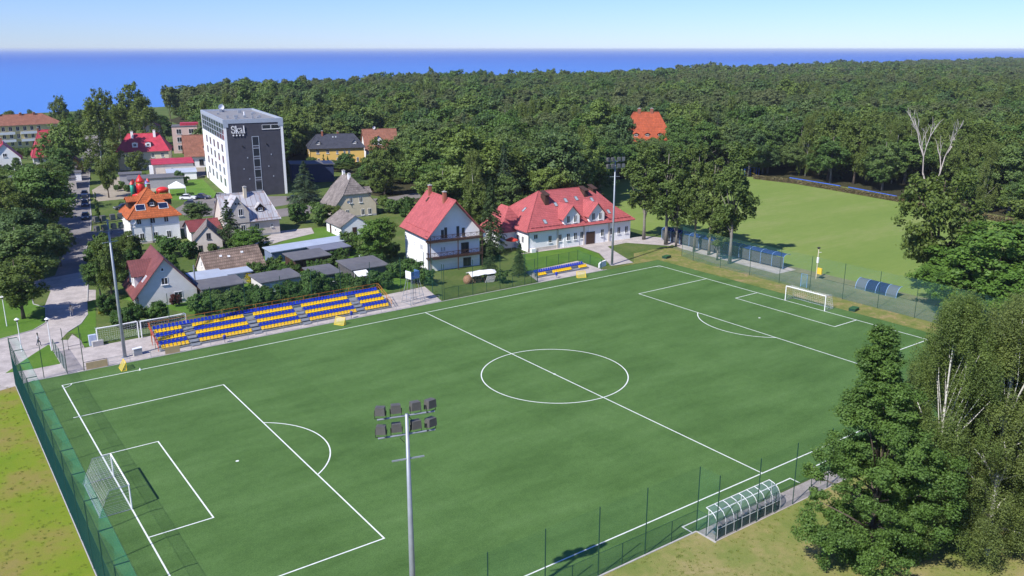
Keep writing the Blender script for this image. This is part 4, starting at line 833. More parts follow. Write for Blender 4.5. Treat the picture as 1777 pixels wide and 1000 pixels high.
for z in (.55, 1.08): rl.tube([(12.8, RY[5]+.5, zt_+z), (47.6, RY[5]+.5, zt_+z)], .03, 5)
rl.ob('rear_rail', ORNG, t)
for x, m_ in ((12.6, RED), (47.75, ORNG)):
    s = M()
    for z in (.45, .95): s.tube([(x, RY[0]-.3, RZ[0]-.2+z), (x, RY[5]+.5, zt_+z+.1)], .04, 5)
    for i in (0, 2, 4): s.tube([(x, RY[i], 0), (x, RY[i], RZ[i]+.75)], .035, 5)
    s.ob('side_rail', m_, t)
t = thing('small_stand', 'small two-row stand with blue and yellow seats near the clubhouse', 'stand', (0, 0, 0), 0)
for i, (y, z) in enumerate(((70.45, .42), (71.3, .78))):
    d = M(); d.box(77.2, y-.36, z-.24, 89.2, y+.4, z-.17); d.box(77.2, y-.34, .03, 89.2, y-.3, z-.245); d.ob('deck', STEEL, t)
for a_, n in ((77.5, 4), (80.95, 9), (87.05, 4)):
    for k in range(n): inst('seat', SM[0], t, (a_+.25+k*.49, 70.45, .42))
for k in range(22): inst('seat', SM[1], t, (77.6+k*.52, 71.3, .78))

# floodlight masts
LAMPB = mat('lamp_housing', (.10, .095, .09), .6, .15); LENS = glassmat('lamp_glass', (.07, .08, .09), .3)
def mast(label, x, y, h_, aim, rot):
    t = thing('floodlight_mast', label, 'floodlight', (x, y, 0), rot)
    n = 12; M().tube([(0, 0, 0), (0, 0, h_*.5), (0, 0, h_)], [.235, .18, .10], 12).ob('pole', GALV, t, True)
    M().tube([(0, 0, 0), (0, 0, .06)], .45, 12).ob('base_plate', GALV, t)
    for k, z in enumerate((h_-.15, h_-1.35)):
        M().tube([(-1.75, .1, z), (1.75, .1, z)], .06, 6).ob('lamp_arm', GALV, t)
        for i, u in enumerate((-1.55, -.6, .6, 1.55)):
            l_ = inst('lamp', cached('lamp', lambda: M().add([(-.3, -.22, .22), (.3, -.22, .22), (.3, .30, .18), (-.3, .30, .18), (-.27, -.30, .72), (.27, -.30, .72), (.27, .16, .78), (-.27, .16, .78)], [(0, 3, 2, 1), (4, 5, 6, 7), (0, 1, 5, 4), (1, 2, 6, 5), (2, 3, 7, 6), (3, 0, 4, 7)]).mesh('lamp', LAMPB)), t, (u, .15, z), 0, rot=(R(-12), 0, aim*(.5 if i in (0, 3) else .15)*(1 if i > 1 else -1)))
            inst('lens', cached('lens', lambda: M().add([(-.26, .315, .22), (.26, .315, .22), (.25, .19, .74), (-.25, .19, .74)], [(0, 1, 2, 3)]).mesh('lens', LENS)), l_)
            inst('bracket', cached('brk', lambda: M().tube([(-.34, 0, .5), (-.34, 0, .02), (.34, 0, .02), (.34, 0, .5)], .03, 4).mesh('bracket', BLACKM)), l_)
    M().box(-1.0, -.05, h_-2.95, 1.0, .05, h_-2.88).ob('service_bar', GALV, t)
    c = M(); c.tube([(.1, .1, h_-.2), (.35, .2, h_-.5), (.25, .15, h_-1.0), (.1, .12, h_-1.6)], .02, 4); c.tube([(-.1, .1, h_-1.3), (-.4, .2, h_-1.6), (-.15, .15, h_-1.9)], .02, 4); c.ob('cable', BLACKM, t)
    return t
mast('floodlight mast in the foreground with eight lamps above the pitch', 10.05, -4.5, 18.4, .8, -.25)
mast('floodlight mast left of the grandstand beside the training goals', 8.44, 69.92, 18.5, .8, math.pi+.2)
mast('floodlight mast in front of the clubhouse', 94.46, 69.6, 19.6, .8, math.pi-.3)
t = thing('cabinet', 'grey electrical cabinet beside the left floodlight mast', 'cabinet', (10.0, 69.8, 0), .1); M().box(-.55, -.25, 0, .55, .25, .95).ob('body', CONC, t); M().box(-.6, -.3, .952, .6, .3, 1.03).ob('lid', WHITEM, t); M().box(-.5, -.27, .1, .5, -.252, .85).ob('door', GALV, t)
t = thing('cabinet', 'pair of white utility boxes at the entrance lawn edge', 'cabinet', (5.9, 76.9, 0), .05); M().box(-.1, -.3, 0, 1.25, .35, .75).ob('low_box', CONC, t); M().box(-.35, .36, 0, .6, .8, 1.55).ob('tall_box', mat('pale_blue_box', (.45, .52, .65), .6), t)
t = thing('low_wall', 'low white concrete wall beside the mast before the clubhouse', 'wall', (91.0, 69.2, 0), .25); M().add([(0, 0, 0), (2.2, 0, 0), (2.2, .3, 0), (0, .3, 0), (0, 0, .75), (.5, 0, 1.0), (2.2, 0, 1.1), (2.2, .3, 1.1), (.5, .3, 1.0), (0, .3, .75)], [(0, 1, 6, 5, 4), (3, 9, 8, 7, 2), (4, 5, 8, 9), (5, 6, 7, 8), (1, 2, 7, 6), (0, 4, 9, 3)]).ob('body', WHITE, t); M().box(.5, -.03, 1.0, 2.2, .0, 1.06).ob('coping', CONC, t)
# camera tower
t = thing('camera_tower', 'scaffold camera tower with white board on the paved pad', 'tower', (51.9, 69.9, 0), .15)
TH = 4.0; lg = M()
for sx in (-1, 1):
    for sy in (-1, 1): lg.tube([(sx*1.5, sy*1.2, 0), (sx*.75, sy*.6, TH)], .04, 5); lg.tube([(sx*.8, sy*.9, 0), (sx*.5, sy*.55, TH)], .035, 5)
for z, k in ((.25, .97), (1.2, .85)): lg.tube([(-1.5*k, -1.2*k, z), (1.5*k, -1.2*k, z), (1.5*k, 1.2*k, z), (-1.5*k, 1.2*k, z), (-1.5*k, -1.2*k, z)], .035, 5)
lg.ob('frame', GALV, t); M().box(-.85, -.7, TH, .85, .7, TH+.08).ob('platform', GALV, t)
M().box(-.88, -.7, TH+.1, -.82, .7, TH+1.3).ob('white_board', WHITEM, t)
BB = netmat('blue_screen', (.10, .20, .42), .6); M().box(-.8, -.72, TH+.1, .85, -.7, TH+1.25).ob('blue_screen', BB, t); M().box(.84, -.68, TH+.1, .86, .7, TH+1.25).ob('side_screen', BB, t)
# dugouts
POLY = netmat('polycarbonate', (.22, .30, .36), .32); DARKP = netmat('dark_panel', (.09, .10, .11), .8)
t = thing('dugout', 'team dugout with clear curved roof and row of dark seats on the near touchline', 'dugout', (38.3, -5.15, 0), 0)
DW = 8.2; prof = [(0, 0), (.02, .9), (.12, 1.5), (.4, 1.95), (.85, 2.2), (1.35, 2.28)]
for i in range(9):
    x = DW*i/8; M().tube([(x, y, z) for y, z in prof], .035, 6).ob('hoop', WHITEM, t)
for i in range(8):
    x0, x1 = DW*i/8+.03, DW*(i+1)/8-.03
    p = M(); 
    for (y0, z0), (y1, z1) in zip(prof[1:-1], prof[2:]): p.poly([(x0, y0-.01, z0+.012), (x1, y0-.01, z0+.012), (x1, y1-.01, z1+.012), (x0, y1-.01, z1+.012)])
    p.ob('roof_panel', POLY, t); M().poly([(x0, -.01, .05), (x1, -.01, .05), (x1, .01, .9), (x0, .01, .9)]).ob('back_panel', DARKP, t)
for x in (0, DW): M().poly([(x, 0, .9), (x, .12, 1.5), (x, .4, 1.95), (x, .85, 2.2), (x, 1.0, .9)]).ob('end_panel', POLY, t)
rl = M(); rl.tube([(0, 1.35, 2.28), (DW, 1.35, 2.28)], .04, 6); rl.tube([(0, .02, .9), (DW, .02, .9)], .03, 5); [rl.tube([(x, 1.0, 0), (x, 1.05, 2.22)], .035, 5) for x in (0, DW/2, DW)]; rl.ob('frame', WHITEM, t)
BLKS = mat('black_seat', (.02, .02, .025), .5, .1); sm = seat_mesh(BLKS)
for k in range(13): inst('seat', sm, t, (.35+k*.62, .45, .48), math.pi)
M().box(.1, .25, .22, DW-.1, .65, .3).ob('bench_beam', GALV, t)
t = thing('dugout', 'dark blue curved dugout beside the second grass field', 'dugout', (119.2, 25.8, 0), math.pi/2)
RIB = mat('light_blue_tube', (.20, .33, .55), .5, .1); NAVY = glassmat('navy_panel', (.012, .025, .075), .25); SMOKE = glassmat('smoked_panel', (.10, .12, .14), .2)
pr_ = [(1.3*math.cos(R(a_)), 1.75*math.sin(R(a_))) for a_ in (0, 15, 30, 45, 60, 75, 90, 105)]
for i in range(5): M().tube([(7.4*i/4, -y+1.0, z) for y, z in [(-p[0], p[1]) for p in pr_]], .05, 6).ob('rib', RIB, t)
for i in range(4):
    p = M(); x0, x1 = 7.4*i/4+.05, 7.4*(i+1)/4-.05
    for (y0, z0), (y1, z1) in zip(pr_[:-1], pr_[1:]): p.thick([(x0, y0+1.0, z0), (x1, y0+1.0, z0), (x1, y1+1.0, z1), (x0, y1+1.0, z1)], (0, .02, .0))
    p.ob('panel', NAVY if i in (1, 2) else SMOKE, t)
M().box(.2, .5, .4, 7.2, .9, .48).ob('bench', BLACKM, t)
# long blue-roofed shelter
t = thing('spectator_shelter', 'long shelter with arched blue translucent roof beside the second field', 'shelter', (118.6, 48.6, 0), math.pi/2)
BRF = netmat('blue_roof_sheet', (.02, .045, .15), .9); SL_ = 31.0
pf = [(0.9, 2.35), (.5, 2.62), (0, 2.75), (-.6, 2.7), (-1.1, 2.5)]
for i in range(12):
    x0, x1 = SL_*i/12+.04, SL_*(i+1)/12-.04; p = M()
    for (y0, z0), (y1, z1) in zip(pf[:-1], pf[1:]): p.slab([(x0, y0, z0), (x1, y0, z0), (x1, y1, z1), (x0, y1, z1)], .02)
    p.ob('roof_panel', BRF, t); M().box(x0, .82, .3, x1, .85, 2.2).ob('back_panel', DARKP, t)
for i in range(13):
    x = SL_*i/12; c = M(); c.tube([(x, .9, 0), (x, .9, 2.35)], .045, 5); c.tube([(x, y, z+.02) for y, z in pf], .04, 5); c.ob('rib', RIB, t)
M().box(.2, .25, .4, SL_-.2, .7, .46).ob('bench', BROWNW, t)
# pole with lamp and yellow box, metal gate frame
t = thing('lamp_pole', 'pale pole with lamp, white box and yellow box beside the far fence', 'pole', (117.0, 41.0, 0))
M().tube([(0, 0, 0), (0, 0, 5.4)], .07, 8).ob('pole', CREAM, t); M().tube([(0, 0, 5.4), (0, 0, 5.6), (0, 0, 5.75)], [.1, .35, .1], 8).ob('lamp', BLACKM, t); M().box(-.12, -.2, 2.9, .12, .12, 3.9).ob('white_box', WHITEM, t); M().tube([(0, 0, 4.8), (0, -.6, 4.9)], .03).ob('bracket', WHITEM, t); M().box(.1, -.9, .9, .35, .1, 2.0).ob('yellow_box', YEL, t)
t = thing('gate_frame', 'pale blue metal gate frame in the fence behind the far goal', 'gate', (110.4, 38.2, 0), math.pi/2)
M().tube([(0, 0, 0), (0, 0, 2.3), (1.2, 0, 2.3), (1.2, 0, 0)], .09, 4).ob('frame', RIB, t); M().poly([(.08, 0, .1), (1.12, 0, .1), (1.12, 0, 2.2), (.08, 0, 2.2)]).ob('mesh', netmat('gate_mesh', (.2, .35, .4), .3), t)
for x, y, lab in [(106.8, 67.5, 'low dark green box at the far corner of the pitch'), (105.3, 25.9, 'low dark green box behind the far goal line')]:
    t = thing('ground_box', lab, 'box', (x, y, 0), .2); M().box(-.8, -.5, 0, .8, .5, .42).ob('body', DGREEN, t); M().slab([(-.85, -.55, .5), (.85, -.55, .5), (.85, .55, .46), (-.85, .55, .46)], .05).ob('lid', mat('lid_green', (.03, .10, .03), .7), t)

# ------------------------------------------------------------------ fences
NG = netmat('green_net', (.015, .28, .21), .17); NL = netmat('fence_mesh', (.03, .11, .085), .30); ND = netmat('dense_mesh', (.012, .085, .075), .36); NF = netmat('far_fence_mesh', (.07, .20, .17), .24)
def fence(name, label, pts, h_, net, post=None, r_=.045, low=None, low_h=2.0, mid=True, tops=True, net_h=None):
    post = post or DGREEN; t = thing(name, label, 'fence', (0, 0, 0)); pm = {}
    pmesh = M().tube([(0, 0, -.1), (0, 0, h_)], r_, 6).mesh('post', post); smesh = M().tube([(0, 0, -.1), (0, 0, low_h)], r_*.8, 5).mesh('short_post', post)
    for i, (x, y) in enumerate(pts):
        if not pts[i:].count((x, y)) > 1 or i == 0: inst('post', pmesh, t, (x, y, 0))
        if i+1 < len(pts):
            x1, y1 = pts[i+1]; d = Vector((x1-x, y1-y)).normalized()*.05
            hh = net_h or h_
            if low:
                M().poly([(x+d.x, y+d.y, .04), (x1-d.x, y1-d.y, .04), (x1-d.x, y1-d.y, low_h), (x+d.x, y+d.y, low_h)]).ob('mesh_panel', low, t)
                if mid: inst('short_post', smesh, t, ((x+x1)/2, (y+y1)/2, 0))
                M().tube([(x, y, low_h), (x1, y1, low_h)], .022, 4).ob('rail', post, t)
            z0 = low_h+.01 if low else .04
            if net and hh > z0+.2: M().poly([(x+d.x, y+d.y, z0), (x1-d.x, y1-d.y, z0), (x1-d.x, y1-d.y, hh), (x+d.x, y+d.y, hh)]).ob('net_panel', net, t)
            if tops: M().tube([(x, y, h_-.03), (x1, y1, h_-.03)], .012, 4).ob('top_wire', post, t)
    return t
# left end fence with inward arms
yy = [-3.3+(67.2+3.3)*k/13.6 for k in range(14)]; yy = [61.97-5.19*k for k in range(13)]; yy = [67.2]+yy
t = fence('ball_stop_fence', 'tall green ball-stop fence with inward arms behind the near left goal', [(-4.55, y) for y in yy], 6.0, None, low=None, mid=False)
WIRE = mat('green_wire', (.012, .085, .07), .6, .1)
def wires(L, h0, h1, sp, r_):
    a = M(); k = int(L/sp)
    for i in range(k+1): x = L*i/k; a.tube([(0, -x, h0), (0, -x, h1)], r_, 3, False)
    for i in range(int((h1-h0)/.25)+1): z = h0+(h1-h0)*i/int((h1-h0)/.25); a.tube([(0, 0, z), (0, -L, z)], r_*.8, 3, False)
    return a.mesh('wire_mesh', WIRE)
for y0, y1 in zip(yy[:-1], yy[1:]): inst('wire_mesh', cached(('wm', round(y0-y1, 2)), lambda: wires(y0-y1-.1, .05, 4.0, .11, .0065)), t, (-4.56, y0-.05, 0))
for y0, y1 in zip(yy[:-1], yy[1:]): inst('upper_net', cached(('un', round(y0-y1, 2)), lambda: wires(y0-y1-.1, 4.05, 5.95, .13, .0035)), t, (-4.56, y0-.05, 0))
am = M().tube([(0, 0, 5.96), (.97, -.1, 6.0)], .045, 6).mesh('arm', DGREEN)
for y in yy: inst('arm', am, t, (-4.55, y, 0))
for y0, y1 in zip(yy[:-1], yy[1:]): M().add([(-4.5, y0, 5.97), (-3.6, y0-.1, 5.99), (-3.6, y1-.1, 5.99), (-4.5, y1, 5.97), (-4.05, (y0+y1)/2, 5.72)], [(0, 1, 4), (1, 2, 4), (2, 3, 4), (3, 0, 4)]).ob('overhang_net', NG, t); M().tube([(-3.6, y0-.1, 6.0), (-3.6, y1-.1, 6.0)], .014, 4).ob('edge_wire', DGREEN, t)
XS = [1.5+5.05*k for k in range(-1, 8)]
fence('touchline_fence', 'tall dark green mesh fence along the near touchline', [(x, -3.3) for x in (-4.5, 1.5, 6.5, 11.5, 16.55, 21.6, 26.8, 31.8, 37.8)]+[(37.95, -5.3), (43.1, -5.3), (48.1, -5.3), (53.2, -5.3), (58.3, -5.3), (63.5, -5.3), (69, -5.3), (75, -5.3), (81, -5.3), (87, -5.3), (93, -5.3), (99, -5.3), (105, -5.3), (109.3, -5.3)], 6.0, netmat('near_upper_net', (.02, .16, .11), .09), low=NL, low_h=2.0, tops=False)
fence('goal_end_fence', 'tall pale green mesh fence behind the far right goal', [(109.3, y) for y in (-5.2, 0, 6, 12.2, 18.3, 24.4, 30.6, 36.8, 43.0, 49.4, 56.2, 62.9)]+[(110.3, 66.8)], 6.0, netmat('far_upper_net', (.10, .24, .2), .12), low=NF, low_h=2.6, mid=False, tops=False)
fence('rear_fence', 'tall fence with dark posts behind the grandstand', [(x, 76.4) for x in (16.0, 22.0, 27.0, 32.5, 37.5, 42.4, 47.6, 53.2)]+[(58.2, 77.3), (57.3, 73.0), (56.3, 68.2)], 6.0, netmat('rear_net', (.03, .12, .09), .08), low=netmat('rear_low', (.03, .12, .09), .12), mid=False, tops=False)
fence('garden_fence', 'tall dark green fence between the pitch and the balcony house garden', [(x, 67.9) for x in (56.45, 62.0, 67.5, 72.7, 75.5)], 6.0, netmat('garden_net', (.03, .12, .09), .10), low=netmat('garden_low', (.03, .13, .09), .22), mid=True, tops=False)
fence('stand_enclosure_fence', 'low dark green fence around the small two-row stand', [(75.5, 68.0), (77.9, 75.2), (80.6, 75.5), (83.6, 75.7), (86.6, 75.9), (89.2, 76.0), (91.5, 76.1), (90.9, 71.8), (90.4, 68.0)], 2.0, netmat('enclosure_mesh', (.03, .13, .09), .18))
fence('corner_fence', 'tall fence with two dark posts at the far left corner', [(-4.5, 67.6), (-1.4, 67.75), (1.2, 67.75)], 6.0, None, low=None, tops=False)
fence('entrance_fence', 'short dark green fence beside the entrance gate', [(1.2, 67.8), (1.18, 70.2), (1.16, 72.6), (1.14, 75.0), (1.12, 77.2)], 2.0, ND)
t = thing('entrance_gate', 'black framed entrance gate at the far left corner', 'gate', (0, 0, 0))
for p, q in (((2.9, 77.3), (4.6, 77.4)), ((3.1, 67.75), (5.9, 67.75))):
    fr = M(); fr.tube([(p[0], p[1], 0), (p[0], p[1], 2.0 if p[1] > 70 else 1.1), (q[0], q[1], 2.0 if p[1] > 70 else 1.1), (q[0], q[1], 0)], .04, 5); fr.tube([(p[0], p[1], .5), (q[0], q[1], .5)], .02, 4); fr.ob('gate_frame', BLACKM, t)
M().tube([(3.14, 67.75, 0), (3.14, 67.75, 6)], .05, 6).ob('tall_post', DGREEN, t)
t = thing('touchline_rail', 'low dark handrail along the paving before the grandstand', 'railing', (0, 0, 0))
for k in range(20): M().tube([(6.0+2.6*k, 67.72, 0), (6.0+2.6*k, 67.72, 1.1)], .03, 5).ob('post', GALV, t)
M().tube([(6.0, 67.72, 1.08), (55.4, 67.72, 1.08)], .022, 5).ob('top_rail', GALV, t); M().tube([(6.0, 67.72, .55), (55.4, 67.72, .55)], .015, 4).ob('mid_rail', GALV, t)
BOARD = netmat('tan_board', (.55, .40, .22), .8)
for x, lab in ((3.4, 'tan advertising cloth on the rail at the far left corner'), (13.0, 'tan advertising cloth on the rail at the grandstand left end')):
    o = M().box(x, 67.68, .08, x+(2.5 if x < 5 else 1.9), 67.70, 1.0).ob('rail_cloth', BOARD); tag(o, lab, 'banner')
# hedge and benches beyond the second field
BENCH = mat('blue_bench', (.04, .12, .50), .5, .1)
for i, (p, q) in enumerate((((210.0, 117.0), (208.0, 98.0)), ((208.0, 95.5), (204.5, 78.5)))):
    t2 = thing('bench_row', ['left blue bench row at the edge of the wood beyond the second field', 'right blue bench row at the edge of the wood beyond the second field'][i], 'bench', (0, 0, 0))
    d = Vector((q[0]-p[0], q[1]-p[1])).normalized(); nn = Vector((d.y, -d.x))
    if nn.x < 0: nn = -nn
    for k in range(2):
        off = nn*(.9*k); z = .55+.4*k
        M().tube([(p[0]+off.x, p[1]+off.y, z), (q[0]+off.x, q[1]+off.y, z)], .16, 4).ob('plank', BENCH, t2)
        for j in range(7):
            c = Vector(p).lerp(Vector(q), (j+.5)/7)+off; M().tube([(c.x, c.y, 0), (c.x, c.y, z)], .05, 4).ob('leg', CONC, t2)
# blue-yellow playground pieces in the wood edge
for i, (x, y, lab) in enumerate(((166, 168, 'blue and yellow playground frame behind the clubhouse'), (207.5, 131.5, 'blue and yellow playground frame at the corner of the second field'))):
    t2 = thing('play_frame', lab, 'playground', (x, y, 0), -.4)
    f = M(); [f.tube([(u, v, 0), (u, v, 2.6)], .08, 5) for u in (0, 2, 5) for v in (0, 1.6)]; f.tube([(0, .8, 2.6), (5, .8, 2.6)], .07, 5); f.ob('frame', BENCH, t2)
    M().slab([(0, 0, 1.3), (2, 0, 1.3), (2, 1.6, 1.3), (0, 1.6, 1.3)], .1).ob('platform', BROWNW, t2); M().slab([(2.0, .4, 1.3), (2.0, 1.2, 1.3), (4.8, 1.2, .2), (4.8, .4, .2)], .08).ob('slide', YEL, t2)

# ------------------------------------------------------------------ vehicles
TYRE = mat('tyre', (.015, .015, .015), .9, .1); RIM = mat('rim', (.4, .4, .42), .4, .05, metal=.6); HEADL = glassmat('headlamp', (.7, .72, .75)); TAILL = glassmat('tail_lamp', (.35, .01, .01)); CGL = glassmat('car_glass', (.012, .014, .018), .06)
def car(label, x, y, rz, col, kind='hatch'):
    t = thing('parked_car', label, 'car', (x, y, .03), rz, None); L, Wd = (4.2, 1.75) if kind != 'van' else (4.7, 1.85); hr = 1.45 if kind != 'van' else 1.8
    pm = cached(('paint', col), lambda: mat('car_paint_%d' % len(_cache), col, .25, .03, 1, spec=.6))
    P = [(-L/2, .30), (-L/2+.05, .72), (-L/2+.75, .86), (L/2-.9 if kind != 'sedan' else L/2-.8, .95), (L/2-.06, .92), (L/2, .5), (L/2-.03, .28)]
    def body():
        a = M(); n = len(P)
        for s in (-1, 1):
            k = .93
        vs = [(p[0], -Wd/2*(.96 if p[1] > .8 else 1), p[1]) for p in P]+[(p[0], Wd/2*(.96 if p[1] > .8 else 1), p[1]) for p in P]
        a.add(vs, [tuple(range(n)), tuple(range(2*n-1, n-1, -1))]+[(i, (i+1) % n, n+(i+1) % n, n+i) for i in range(n)])
        z0, z1 = .9, hr; xa, xb, xc, xd = (-.75, -.15, 1.15, 1.85) if kind == 'hatch' else ((-.75, -.15, .9, 1.5) if kind == 'sedan' else (-1.5, -.95, 1.9, 2.2))
        a.add([(xb, -.62, z1), (xc, -.62, z1), (xc, .62, z1), (xb, .62, z1), (xb, -.64, z1-.05), (xc, -.64, z1-.05), (xc, .64, z1-.05), (xb, .64, z1-.05)], [(0, 1, 2, 3), (4, 7, 6, 5), (0, 4, 5, 1), (1, 5, 6, 2), (2, 6, 7, 3), (3, 7, 4, 0)])
        return a.mesh('body', pm)
    def glass():
        z0, z1 = .88, hr-.04; xa, xb, xc, xd = (-.85, -.15, 1.15, 1.95) if kind == 'hatch' else ((-.85, -.15, .9, 1.6) if kind == 'sedan' else (-1.6, -.95, 1.9, 2.25))
        return M().add([(xa, -.78, z0), (xd, -.78, z0), (xd, .78, z0), (xa, .78, z0), (xb, -.63, z1), (xc, -.63, z1), (xc, .63, z1), (xb, .63, z1)], [(0, 1, 5, 4), (1, 2, 6, 5), (2, 3, 7, 6), (3, 0, 4, 7)]).mesh('windows', CGL)
    inst('body', cached(('cb', col, kind), body), t); inst('windows', cached(('cg', kind), glass), t)
    for sx in (-1.28, 1.28):
        for s in (-1, 1):
            w_ = inst('wheel', cached('tyre', lambda: M().tube([(0, -.1, 0), (0, .1, 0)], .32, 14).mesh('wheel', TYRE)), t, (sx, s*(Wd/2-.1), .32)); inst('rim', cached('rim', lambda: M().tube([(0, -.108, 0), (0, .108, 0)], .2, 10).mesh('rim', RIM)), w_)
    for s in (-1, 1):
        inst('headlight', cached('hl', lambda: M().box(-.06, -.2, -.08, .05, .2, .08).mesh('headlight', HEADL)), t, (-L/2+.06, s*(Wd/2-.3), .66)); inst('tail_light', cached('tl', lambda: M().box(-.05, -.15, -.12, .05, .15, .12).mesh('tail_light', TAILL)), t, (L/2-.03, s*(Wd/2-.25), .74))
        inst('mirror', cached('mi', lambda: M().box(-.08, -.1, -.06, .08, .1, .06).mesh('mirror', BLACKM)), t, (-.6, s*(Wd/2+.06), 1.0))
    return t
BLK, NVY, SIL, WHT, DGR = (.012, .012, .015), (.015, .022, .06), (.30, .31, .33), (.75, .75, .75), (.06, .065, .07)
car('white car parked on the grass edge below the white tent', 50.6, 190.5, 2.6, WHT)
car('dark blue car parked right of the white car below the hotel lawn', 54.2, 189.6, 2.3, NVY, 'sedan')
car('black van parked at the foot of the hotel white side', 58.0, 184.5, 1.9, BLK, 'van')
car('dark car half hidden behind the round tree in the hotel car park', 49.0, 180.6, 2.6, DGR)
car('navy blue hatchback in the car park beside the metal-roofed house', 55.0, 176.5, 1.7, NVY)
car('black car parked under the dark hotel wall, left of two', 73.3, 172.0, 2.7, BLK, 'sedan')
car('dark blue car parked under the dark hotel wall, right of two', 77.6, 172.2, 2.9, NVY, 'sedan')
car('silver car at the right kerb of the street, farthest in the row', 29.1, 213.5, 1.37, SIL)
car('black car at the right kerb of the street, middle of the row', 27.6, 204.8, 1.37, BLK)
car('navy car at the right kerb of the street, nearest of the row', 26.2, 196.5, 1.37, NVY)
car('dark car at the right kerb just before the crossing', 22.9, 177.5, 1.37, DGR)
car('dark grey car in the yard left of the orange-roofed house', 33.0, 185.5, .1, DGR, 'sedan')
car('white van at the yard fence left of the orange-roofed house', 31.5, 170.0, .05, WHT, 'van')
car('grey car beside the white van left of the orange-roofed house', 33.2, 177.0, .1, SIL)
# bouncy castle
t = thing('bouncy_castle', 'red and green inflatable bouncy castle behind the orange-roofed house', 'bouncy castle', (41.8, 204.5, 0), -.3)
PR, PG, PB, PY = mat('red_vinyl', (.60, .03, .03), .4, .06), mat('green_vinyl', (.03, .28, .20), .4, .06), mat('purple_vinyl', (.10, .05, .35), .4, .06), mat('yellow_vinyl', (.75, .45, .06), .4, .06)
b = M(); b.tube([(-2, -2, .5), (2, -2, .5)], .5, 8); b.tube([(-2, 2, .5), (2, 2, .5)], .5, 8); b.box(-2, -2, 0, 2, 2, .6); b.tube([(-2, -2, .5), (-2, 2, .5)], .5, 8); b.tube([(2, -2, .5), (2, 2, .5)], .5, 8); b.ob('base', PR, t, True)
for i, (x, y, m1, m2) in enumerate(((-1.9, -1.9, PG, PR), (1.9, -1.9, PG, PB), (-1.9, 1.9, PG, PR), (1.9, 1.9, PG, PR))):
    c = M().tube([(x, y, .5), (x, y, 3.6)], .5, 10).ob('corner_column', m1, t, True); M().tube([(x, y, 3.6), (x, y, 4.6)], [.62, .03], 10).ob('column_top', m2, c)
M().tube([(0, 1.2, .5), (0, 1.2, 2.4), (0, 1.2, 3.7)], [1.1, 1.15, .9], 12).ob('tower', PR, t, True); M().tube([(0, 1.2, 3.7), (0, 1.2, 4.1), (0, 1.2, 5.7)], [1.2, 1.1, .08], 12).ob('tower_roof', PR, t, True); M().tube([(0, 1.2, 3.4), (0, 1.2, 3.75)], 1.05, 12).ob('tower_band', PY, t)
M().box(-1.9, 1.8, .6, 1.9, 2.2, 2.6).ob('back_wall', PB, t)
o = thing('red_canopy', 'round red inflatable canopy behind the orange roof', 'canopy', (46.6, 200.5, 0)); M().ell((0, 0, 1.7), (1.7, 1.4, .9), 14, 8).ob('dome', PR, o, True); p = M(); [p.tube([(sx*1.4, sy*1.1, 0), (sx*1.1, sy*.8, 1.5)], .15, 6) for sx in (-1, 1) for sy in (-1, 1)]; p.ob('legs', PR, o)
t = thing('garden_tent', 'white square canopy tent on the lawn beside the hotel', 'tent', (50.4, 200.0, 0), -.2)
c = M(); c.add([(-2.2, -2.2, 2.4), (2.2, -2.2, 2.4), (2.2, 2.2, 2.4), (-2.2, 2.2, 2.4), (0, 0, 3.9), (-2.2, -2.2, 2.1), (2.2, -2.2, 2.1), (2.2, 2.2, 2.1), (-2.2, 2.2, 2.1)], [(0, 1, 4), (1, 2, 4), (2, 3, 4), (3, 0, 4), (0, 5, 6, 1), (1, 6, 7, 2), (2, 7, 8, 3), (3, 8, 5, 0)]); c.ob('canopy', mat('tent_white', (.82, .82, .80), .8, .03), t)
p = M(); [p.tube([(sx*2.1, sy*2.1, 0), (sx*2.1, sy*2.1, 2.4)], .06, 5) for sx in (-1, 1) for sy in (-1, 1)]; p.ob('legs', WHITEM, t)
# street lamps
for x, y, lab in [(-2.3, 80.5, 'white street lamp with pale shade nearest the tall green fence'), (1.0, 78.4, 'white street lamp with pale shade on the triangular lawn'), (-2.6, 94.0, 'white street lamp with pale shade on the round lawn at the left edge')]:
    t = thing('street_lamp', lab, 'street lamp', (x, y, 0)); M().tube([(0, 0, 0), (0, 0, 4.2)], [.07, .045], 8).ob('pole', WHITEM, t); M().tube([(0, 0, 4.2), (0, 0, 4.5)], [.12, .2], 8).ob('globe', LENS, t); M().tube([(0, 0, 4.5), (0, 0, 4.72)], [.34, .05], 10).ob('shade', WHITEM, t)
